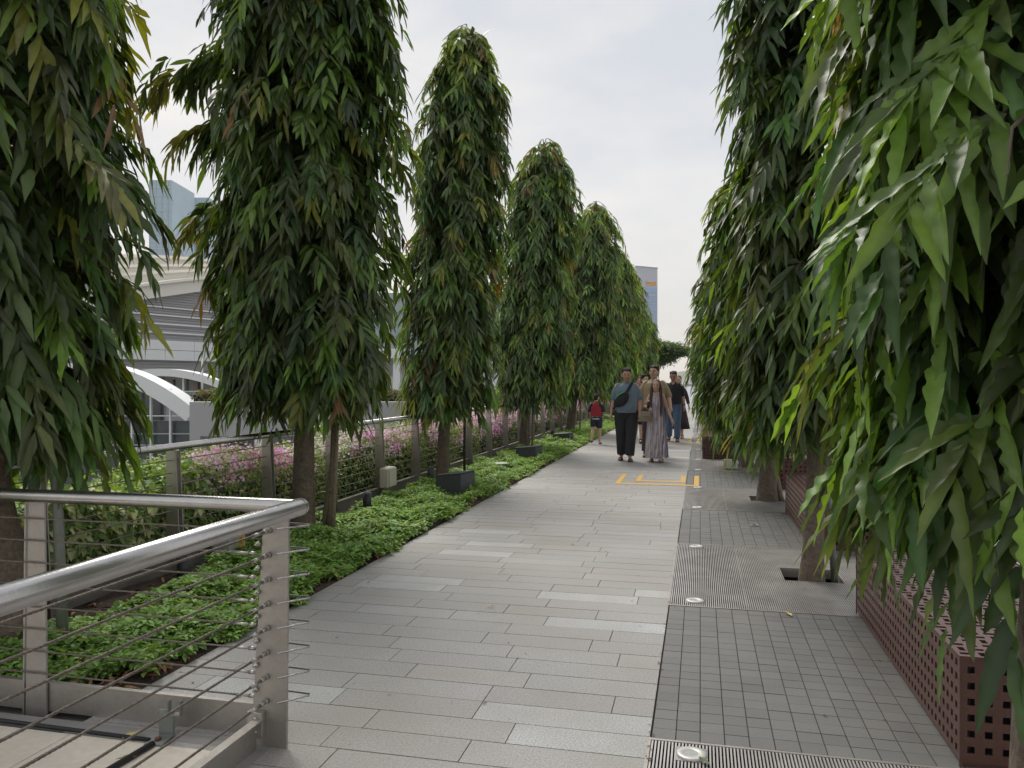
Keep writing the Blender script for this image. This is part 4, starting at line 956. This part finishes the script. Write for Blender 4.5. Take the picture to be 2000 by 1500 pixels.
def person(label, x, y, H, rz, skin, top, top_m, bot, bot_m, shoe_m, hair, legs, arms, b=1.0, turn=0, shoe='shoe', belly=0, female=False, nod=0):
    """legs: ((dx,dy,knee dy,foot lift) right, left) ; arms: ((elbow),(wrist)) right, left, in metres for a 1.72 m figure facing -y"""
    k = H/1.72; t = thing('person', label, 'person', (x, y, 0), rz); t.scale = (k, k, k)
    B = MB(); hipz = .90; sw = (.168 if not female else .150)*b**.6; hw = .088*b
    # trunk
    tr = [(0,.0,.84,.13*b,.10*b),(0,0,.92,.160*b,.115*b),(0,0,1.04,.140*b,(.100+belly)*b),(0,0,1.18,.150*b,.108*b),(0,.0,1.32,.165*b,.110*b),(0,.01,1.40,.150*b,.09*b),(0,.012,1.455,.075,.065)]
    B.loft(tr, 18); B.tube([(0,.012,1.42),(0,.005,1.50),(0,-.008,1.56)], [.062,.055,.052], 12)
    hc = Vector((0,-.012,1.605)); rot = Matrix.Rotation(turn, 3, 'Z') @ Matrix.Rotation(nod, 3, 'X') @ Matrix.Scale(1.10, 3)
    def hp(v): return hc+rot @ Vector(v)
    B.ell(hp((0,.005,.02)), (.076,.094,.098), 18, 12, rot); B.ell(hp((0,-.028,-.045)), (.058,.058,.062), 16, 10, rot); B.ell(hp((0,-.045,-.085)), (.030,.03,.022), 10, 7, rot)
    B.tube([hp((0,-.088,.02)), hp((0,-.104,-.018)), hp((0,-.092,-.028))], [.008,.014,.012], 8)
    for s in (-1, 1):
        B.ell(hp((s*.078,.01,-.008)), (.010,.020,.030), 8, 6, rot); B.ell(hp((s*.042,-.07,-.02)), (.022,.02,.02), 8, 6, rot)
    J = []
    for i, s in enumerate((-1, 1)):                # right = -x
        (fx, fy, ky, lift) = legs[i]; hip = Vector((s*hw,0,.88)); knee = Vector((s*hw*1.0+fx*.5, ky, .49+lift*.4)); ank = Vector((s*hw*.95+fx, fy, .085+lift)); J.append((hip, knee, ank))
        limb(B, [hip, hip.lerp(knee,.5), knee, knee.lerp(ank,.35)+Vector((0,.012,0)), ank], [.092*b,.078*b,.055*b,.056*b,.036], 12)
        toe = ank+Vector((s*.02,-.16,-.05-(.09 if lift > .05 else 0))); limb(B, [ank+Vector((0,.03,-.045)), ank+Vector((s*.01,-.07,-.045-(.03 if lift > .05 else 0))), toe], [.032,.034,.024], 10)
        sh = Vector((s*sw,.01,1.405)); el = Vector(arms[i][0]); wr = Vector(arms[i][1]); limb(B, [sh+Vector((-s*.01,0,-.012)), sh.lerp(el,.5), el, el.lerp(wr,.4), wr], [.050*b,.047*b,.038*b,.036*b,.024], 12)
        J[-1] += (sh, el, wr)
        hd = (wr-el).normalized(); hd = (hd+Vector((0,-.15,-.35))).normalized(); inn = Vector((-s,0,0)); inn = (inn-hd*inn.dot(hd)).normalized(); wd = hd.cross(inn).normalized(); pal = wr+hd*.05
        B.tube([wr, wr+hd*.03, wr+hd*.075, wr+hd*.095], [.022,.030,.032,.024], 10)
        for f in range(4):
            o = wd*((f-1.5)*.0175); L = (.062,.074,.070,.054)[f]; p0 = wr+hd*.085+o; p1 = p0+hd*L*.5+inn*.008; p2 = p1+hd*L*.4+inn*.026; limb(B, [p0,p1,p2], [.0095,.0088,.0075], 7)
        fd = -1 if wd.y > 0 else 1; p0 = wr+hd*.03+wd*fd*.024; limb(B, [p0, p0+wd*fd*.022+hd*.03, p0+wd*fd*.02+hd*.055+inn*.012], [.012,.010,.009], 7)
    body = soft(B.build('body', skin, t, True), .0062, 2)
    for s in (-1, 1):
        e_ = MB(); e_.ell(hp((s*.030,-.083,.012)), (.012,.006,.0055), 10, 6, rot); e_.build('eye', DARKEYE, t, True)
        e_ = MB(); e_.tube([hp((s*.016,-.090,.031)), hp((s*.032,-.087,.036)), hp((s*.050,-.076,.030))], [.003,.0038,.002], 6); e_.build('eyebrow', HAIR, t, True)
    e_ = MB(); e_.ell(hp((0,-.084,-.052)), (.021,.008,.0065), 12, 6, rot); e_.build('mouth', LIP, t, True)
    # hair
    h = MB(); h.ell(hp((0,.022,.045)), (.084,.094,.088), 18, 12, rot); 
    if hair[0] == 'short':
        h.ell(hp((0,.048,.0)), (.076,.068,.085), 14, 9, rot)
        rr = random.Random(int(H*1000))
        for q in range(26):
            a = rr.uniform(0, 6.28); h.ell(hp((.06*math.cos(a), .01+.065*math.sin(a), .088+rr.uniform(-.01,.02))), (.024,.024,.020), 7, 5, rot)
    elif hair[0] == 'long':
        h.ell(hp((0,.05,-.02)), (.086,.066,.11), 14, 9, rot)
        for s, ln in ((-1,.30),(1,.46)): limb(h, [hp((s*.072,-.018,.04)), hp((s*.088,-.02,-.05)), hp((s*.092,-.045,-.16)), hp((s*.098,-.07,-.16-ln*.5)), hp((s*.085,-.085,-.12-ln))], [.026,.030,.036,.036,.014], 10)
        limb(h, [hp((0,.07,.0)), hp((0,.09,-.15)), hp((0,.11,-.36))], [.07,.085,.05], 12)
    elif hair[0] == 'bun': h.ell(hp((0,.05,-.01)), (.08,.066,.09), 14, 9, rot); h.ell(hp((-.05,.10,.06)), (.05,.05,.05), 12, 8, rot)
    ho = soft(h.build('hair', hair[1], t, True), .007, 2)
    if len(hair) > 2: 
        e_ = MB(); e_.ell(hp((0,-.052,-.075)), (.050,.045,.034), 14, 9, rot); e_.ell(hp((0,-.088,-.038)), (.026,.009,.006), 10, 6, rot); soft(e_.build('beard', HAIR, t, True), .006, 1)
    # shoes
    for i in range(2):
        an = J[i][2]; lift = legs[i][3]; s = (-1, 1)[i]; q = MB(); pit = Matrix.Rotation(-.5 if lift > .05 else 0, 3, 'X')
        o = an+Vector((s*.01,-.055,-.062)) 
        if shoe == 'shoe':
            q.ell(o+pit @ Vector((0,-.055,-.002)), (.048,.085,.040), 14, 9, pit); q.ell(o+pit @ Vector((0,.055,.006)), (.042,.065,.046), 14, 9, pit); q.tube([o+pit @ Vector((0,.06,.01)), an+Vector((0,.0,.02))], [.044,.044], 12); ob = soft(q.build('shoe', shoe_m[0], t, True), .007, 2)
            q = MB(); q.tube([o+pit @ Vector((0,.11,-.022)), o+pit @ Vector((0,.0,-.022)), o+pit @ Vector((s*.006,-.13,-.022))], [.03,.036,.03], 10)
            q2 = MB(); poly = [o+pit @ Vector((math.sin(a)*.047*(1 if math.cos(a) < 0 else .9), -math.cos(a)*.125-.015, -.029)) for a in [j*math.pi/8 for j in range(16)]]; q2.prism(poly, (0,0,.016)); q2.build('sole', shoe_m[1], ob, True)
        else:
            poly = [o+pit @ Vector((math.sin(a)*.048, -math.cos(a)*.125-.012, -.028)) for a in [j*math.pi/8 for j in range(16)]]; q.prism(poly, (0,0,.022)); sl = q.build('sandal', shoe_m[0], t)
            for yy in ((-.075,) if shoe == 'slide' else (-.09,-.03,.05)):
                q = MB(); wd_ = .05 if shoe == 'slide' else .014
                for a_ in range(7):
                    a0 = math.pi*a_/7; a1 = math.pi*(a_+1)/7; p = [o+pit @ Vector((math.cos(a)*.050, yy, -.015+math.sin(a)*.052)) for a in (a0, a1)]
                    q.prism([p[0]+Vector((0,-wd_,0)), p[1]+Vector((0,-wd_,0)), p[1]+Vector((0,wd_,0)), p[0]+Vector((0,wd_,0))], (0,0,.005))
                q.build('strap', shoe_m[1], sl)
    # clothes
    if top:
        c = MB(); g_ = .020; zl_ = top[1]
        c.loft([(0,0,zl_,(.168+g_*.4)*b,(.122+g_+belly*.5)*b),(0,0,zl_+.10,(.160+g_)*b,(.112+g_+belly)*b),(0,0,1.18,(.158+g_)*b,(.112+g_+belly*.6)*b),(0,.0,1.32,(.160+g_)*b,(.110+g_)*b),(0,.008,1.395,(.138+g_)*b,(.088+g_)*b),(0,.012,1.445,.098,.078),(0,.008,1.478,.066,.062)], 24, fn=lambda i, a: 1+.02*math.sin(a*7+i*1.3))
        for i, s in enumerate((-1, 1)):
            sh, el, wr = J[i][3:]; f = top[2]
            pts = [sh+Vector((-s*.03,0,-.012)), sh.lerp(el, f*.5), sh.lerp(el, f)] if f <= 1 else [sh+Vector((-s*.03,0,0)), sh.lerp(el,.5), el, el.lerp(wr, f-1)]
            limb(c, pts, ([.058*b,.060*b,.063*b] if f <= 1 else [.058*b,.058*b,.054*b,.048*b]), 14)
        o = soft(c.build(top[0], top_m, t, True), .009, 3)
    if bot[0] in ('trousers', 'shorts'):
        c = MB(); c.loft([(0,0,.80,.150*b,.112*b),(0,0,.88,.176*b,.128*b),(0,0,1.0,.160*b,(.118+belly)*b),(0,0,1.05,.150*b,(.112+belly)*b)], 20)
        for i in range(2):
            hip, knee, ank = J[i][:3]; f = bot[1]
            if bot[0] == 'trousers': pts = [hip, hip.lerp(knee,.5), knee, knee.lerp(ank,.5)+Vector((0,.012,0)), ank+Vector((0,.005,.02))]; rr_ = [.112*b,.102*b,.084*b,.078*b,.070*b]
            else: pts = [hip, hip.lerp(knee,.5), hip.lerp(knee,f)]; rr_ = [.112*b,.102*b,.100*b]
            c.tube(pts, rr_, 16); 
            for p_, r_ in list(zip(pts, rr_))[:-1]: c.ell(p_, (r_, r_, r_), 14, 8)
        soft(c.build(bot[0], bot_m, t, True), .009, 3)
    return t, J, hp
cl = dict(blue=pmat('grey_blue_cotton', (.145,.20,.25)), khaki=pmat('khaki_cotton', (.33,.25,.15)), olive=pmat('olive_cotton', (.22,.20,.14)), black=pmat('black_cotton', (.016,.016,.02)),
    trou=pmat('black_trousers_cloth', (.018,.018,.024)), brown=pmat('dark_brown_cloth', (.045,.032,.034)), jean=pmat('blue_denim', (.075,.13,.22), noise=[(8,.5,(.13,.20,.30)),(60,.4,(.05,.09,.16))]), red=pmat('red_cloth', (.36,.02,.035)), navy=pmat('navy_cloth', (.02,.026,.05)), white=pmat('white_cloth', (.6,.6,.6)), robe=pmat('dark_plum_cloth', (.035,.02,.03)), tan=pmat('tan_leather', (.25,.12,.06), .5), bag=pmat('khaki_canvas', (.26,.21,.14)), rub=mat('sole_rubber', (.5,.5,.5), .6, noise=(20,.4,(.3,.3,.3))), grn=mat('bright_green_trim', (.05,.55,.22), .5, noise=(20,.2,(.04,.4,.16))))
A_REL = lambda s, e=.06, f=0: ((s*.235, .03+f*.5, 1.13), (s*(.245+e), -.05-f, .885))
# man in the grey blue T-shirt
t1, J1, h1 = person('man in a grey blue T-shirt and black trousers with a bag across his chest', -1.37, 15.30, 1.735, R(4), SK[1], ('t_shirt', .90, .80), cl['blue'], ('trousers', 1), cl['trou'], (cl['black'], cl['black']), ('short', HAIR),
    ((-.0,.06,.0,.0),(-.03,-.16,-.10,.0)), (A_REL(-1,.04), A_REL(1,-.0,.02)), b=1.16, shoe='slide', belly=.03, turn=R(6), nod=.12)
bg_ = thing('sling_bag', 'black sling bag with green trim worn by the man in grey blue', 'bag', (-1.44, 15.10, 1.17), 0); bg_.scale = (1.0, 1, 1.18)
q = MB(); rt_ = Matrix.Rotation(R(-38), 3, 'Y'); q.ell((0,0,0), (.155,.055,.105), 18, 12, rt_); q.ell((-.04,-.015,-.03), (.13,.05,.09), 16, 10, rt_); soft(q.build('body', cl['black'], bg_, True), .009, 2)
q = MB(); q.tube([rt_ @ Vector((-.10,-.045,.075)), rt_ @ Vector((0,-.058,.088)), rt_ @ Vector((.12,-.045,.06))], .007, 6); q.build('trim', cl['grn'], bg_, True)
q = MB(); s0 = Vector((.09,-.0,.10)); s1 = Vector((.20,.05,.27)); 
q.prism([s0+Vector((-.02,0,.014)), s0+Vector((.02,0,-.014)), s1+Vector((.02,.0,-.012)), s1+Vector((-.022,0,.012))], (0,-.006,0)); q.prism([s1+Vector((-.022,0,.012)), s1+Vector((.02,0,-.012)), (.235,.17,.33), (.20,.17,.345)], (0,-.006,0))
q.prism([(-.10,.0,-.12),(-.13,.0,-.09),(-.185,.12,-.16),(-.16,.12,-.19)], (0,-.005,0)); q.build('strap', cl['black'], bg_)
# woman in long striped dress
t2, J2, h2 = person('woman in a long purple and cream striped dress with long brown hair', -.80, 15.12, 1.52, R(-2), SK[0], None, None, ('none', 1), None, (cl['tan'], cl['tan']), ('long', HAIRB),
    ((-.02,.04,.02,.0),(.03,-.10,-.06,.03)), (((-.235,.03,1.17),(-.15,-.17,1.16)), ((.225,.03,1.14),(.325,-.04,.90))), b=.86, shoe='sandal', female=True)
q = MB(); nn = 72; rings = [(0,-.01,.10,.235,.20),(0,-.01,.30,.225,.185),(.0,-.005,.60,.205,.165),(0,0,.90,.178,.14),(0,0,1.10,.160,.125),(0,-.005,1.25,.160,.125),(0,0,1.36,.125,.105),(0,.005,1.44,.072,.066)]
V = []; F = []; C = []; rs = random.Random(3); stripe = [rs.choice([(.50,.46,.46),(.25,.19,.27),(.34,.28,.36),(.60,.55,.52),(.16,.13,.22),(.42,.34,.36)]) for _ in range(nn)]
fine = []
for a_, b_ in zip(rings[:-1], rings[1:]):
    for f in range(5): fine.append(tuple(p*(1-f/5)+q_*(f/5) for p, q_ in zip(a_, b_)))
fine.append(rings[-1])
for i, (cx_, cy_, z, rx, ry) in enumerate(fine):
    amp = .075*max(0, 1-z/1.15)+.012
    for j in range(nn*2):
        a = math.pi*j/nn; m_ = 1+amp*math.sin(9*a+.6*math.sin(z*5))+amp*.5*math.sin(17*a+1); V.append((cx_+rx*m_*math.cos(a), cy_+ry*m_*math.sin(a), z+.015*math.sin(5*a)*(i == 0))); 
        c_ = stripe[(j//2+int(2*math.sin(z*6+j*.3))) % nn]; C.append(tuple(x_*rs.uniform(.85,1.1) for x_ in c_))
n2_ = nn*2
for i in range(len(fine)-1):
    for j in range(n2_): F.append((i*n2_+j, i*n2_+(j+1) % n2_, (i+1)*n2_+(j+1) % n2_, (i+1)*n2_+j))
np_mesh('dress', np.array(V), F, mat('striped_cloth', (.4,.35,.38), .8, attr='tint', noise=(30,.15,(.2,.15,.22))), t2, np.array(C), True)
hb = thing('handbag', 'khaki handbag hanging at the side of the woman in the striped dress', 'handbag', (-.985, 14.95, .86), 0)
MB().loft([(0,0,-.10,.105,.05),(0,0,-.09,.12,.055),(0,0,.0,.115,.05),(0,0,.08,.095,.038),(0,0,.085,.09,.03)], 20, fn=lambda i, a: 1+.04*math.sin(4*a+1.6)).build('body', cl['bag'], hb, True)
MB().prism([(-.10,-.052,.09),(.10,-.052,.09),(.085,-.066,-.005),(-.085,-.066,-.005)], (0,.01,0)).build('flap', cl['bag'], hb, bevel=.004)
MB().tube([(-.09,0,.07),(-.07,.02,.19),(.02,.06,.26),(.09,.05,.18),(.09,0,.07)], .008, 7).build('strap', cl['tan'], hb, True)
bt = thing('bottle', 'small dark bottle with a white cap held by the woman in the dress', 'bottle', (-.93, 14.91, 1.0), 0)
MB().loft([(0,0,0,.032,.032),(0,0,.09,.033,.033),(0,0,.12,.015,.015),(0,0,.13,.014,.014)], 16).build('body', M['black'], bt, True); MB().cyl((0,0,.13),(0,0,.16),.017,n=12).build('cap', cl['white'], bt, True)
# man in khaki T-shirt
t3, J3, h3 = person('tall man in a khaki T-shirt walking behind the woman in the striped dress', -.90, 16.2, 1.80, R(2), SK[2], ('t_shirt', .90, .95), cl['khaki'], ('trousers', 1), cl['brown'], (cl['brown'], cl['brown']), ('short', HAIR),
    ((-.06,-.10,-.06,.0),(.02,.10,.03,.0)), (((-.255,.02,1.15),(-.28,-.02,.90)), ((.27,.04,1.15),(.31,-.14,.95))), b=1.14, turn=R(-22))
# man in black polo and jeans
t4, J4, h4 = person('man in a black polo shirt and blue jeans looking down', -.66, 20.4, 1.735, R(-3), SK[1], ('polo_shirt', .92, .85), cl['black'], ('trousers', 1), cl['jean'], (cl['black'], cl['rub']), ('short', HAIR),
    ((-.02,.10,.02,.02),(.02,-.16,-.10,.0)), (A_REL(-1), A_REL(1,.03,.03)), b=1.06, nod=.22)
q = MB(); q.tube([J4[1][5]+Vector((0,0,.03)), J4[1][5]+Vector((0,.004,.05))], .034, 14); q.build('watch', M['black'], t4, True)
q = MB(); q.prism([(-.05,-.118,1.455),(.0,-.135,1.40),(.05,-.118,1.455),(.03,-.10,1.475),(-.03,-.10,1.475)], (0,.01,0)); q.build('collar', SK[1], t4)
q = MB()
for s in (-1, 1):
    c_ = h4((s*.030,-.092,.012)); q.tube([c_+Vector((.022*math.cos(a), 0, .017*math.sin(a))) for a in [j*math.pi/6 for j in range(13)]], .0022, 5)
q.build('glasses', M['black'], t4)
# bearded man with olive shirt
t5, J5, h5 = person('bearded man in an olive shirt and long black shorts, head turned to his left', -1.27, 19.0, 1.64, R(5), SK[0], ('shirt', .88, .9), cl['olive'], ('shorts', .98), cl['black'], (cl['black'], cl['black']), ('short', HAIR, 1),
    ((0,.12,.03,.05),(.04,-.10,-.06,.0)), (A_REL(-1), A_REL(1,.0,.0)), b=1.04, turn=R(42), nod=-.05)
# boy
t6, J6, h6 = person('boy in a red vest with navy sleeves walking away along the ground cover', -2.42, 19.05, 1.19, R(176), SK[0], ('jersey', .90, .95), cl['navy'], ('shorts', .80), cl['navy'], (M['black'], M['black']), ('short', HAIR),
    ((.0,-.08,-.05,.0),(.03,.22,.02,.12)), (((-.25,.0,1.16),(-.22,-.16,1.02)), ((.25,.02,1.16),(.23,-.12,1.0))), b=1.08, turn=R(-20), shoe='sandal')
q = MB(); q.loft([(0,0,.965,.190,.150),(0,0,1.10,.196,.155),(0,0,1.25,.198,.155),(0,0,1.38,.165,.135),(0,.01,1.45,.10,.09)], 24, fn=lambda i, a: 1+.015*math.sin(a*8+i)); soft(q.build('vest', cl['red'], t6, True), .009, 2)
q = MB(); q.loft([(0,0,.86,.196,.150),(0,0,.97,.190,.146)], 24, fn=lambda i, a: 1+.02*math.sin(a*7+i)); q.build('shirt_hem', cl['white'], t6, True)
# person hidden behind the man in grey blue
t7, J7, h7 = person('person with tied up hair mostly hidden behind the man in grey blue, white sneakers', -1.56, 21.3, 1.60, R(3), SK[2], ('t_shirt', .90, .8), cl['black'], ('shorts', .75), cl['black'], (cl['white'], cl['rub']), ('bun', HAIRB),
    ((-.02,.10,.03,.0),(.16,-.10,-.06,.0)), (A_REL(-1,.10), A_REL(1)), b=.98, female=True)
sb = thing('shoulder_bag', 'small black shoulder bag with a green strap beside the grey blue man\'s hand', 'bag', (-1.72, 16.6, .86), 0)
MB().loft([(0,0,-.06,.11,.04),(0,0,-.05,.125,.05),(0,0,.02,.125,.05),(0,0,.05,.11,.04)], 18).build('body', cl['black'], sb, True); MB().tube([(-.1,0,.03),(-.03,.03,.30),(.10,.06,.44)], .010, 6).build('strap', cl['grn'], sb, True)
# woman in a dark robe behind the man in black
t8, J8, h8 = person('woman in a long dark plum robe behind the man in the black polo', -.57, 21.6, 1.64, R(-4), SK[0], ('robe_top', .80, 1.6), cl['robe'], ('none', 1), None, (cl['bag'], cl['rub']), ('bun', HAIRB),
    ((0,.1,.02,0),(.03,-.12,-.06,.0)), (A_REL(-1), A_REL(1,.05)), b=.98, female=True)
q = MB(); q.loft([(.04,.0,.26,.27,.20),(.02,0,.55,.24,.17),(0,0,.85,.20,.15),(0,0,1.05,.17,.13)], 36, fn=lambda i, a: 1+.05*math.sin(a*8+i*.5)*(3-i)/3); q.build('skirt', cl['robe'], t8, True)

hz = MB().box(-420, 1500, -60, 3700, -9, 240).build('haze', bpy.data.materials.new('haze_air')); hm = hz.data.materials[0]; hm.use_nodes = True; ht = hm.node_tree; ht.nodes.clear()
ho_ = N(ht, 'ShaderNodeOutputMaterial'); pv = N(ht, 'ShaderNodeVolumePrincipled'); pv.inputs['Color'].default_value = (1,1,1,1); pv.inputs['Density'].default_value = .00022; pv.inputs['Anisotropy'].default_value = .2
ht.links.new(pv.outputs[0], ho_.inputs['Volume']); hz['kind'] = 'stuff'; hz['label'] = 'thin pale haze filling the air over the whole place'
#=SECTION=end
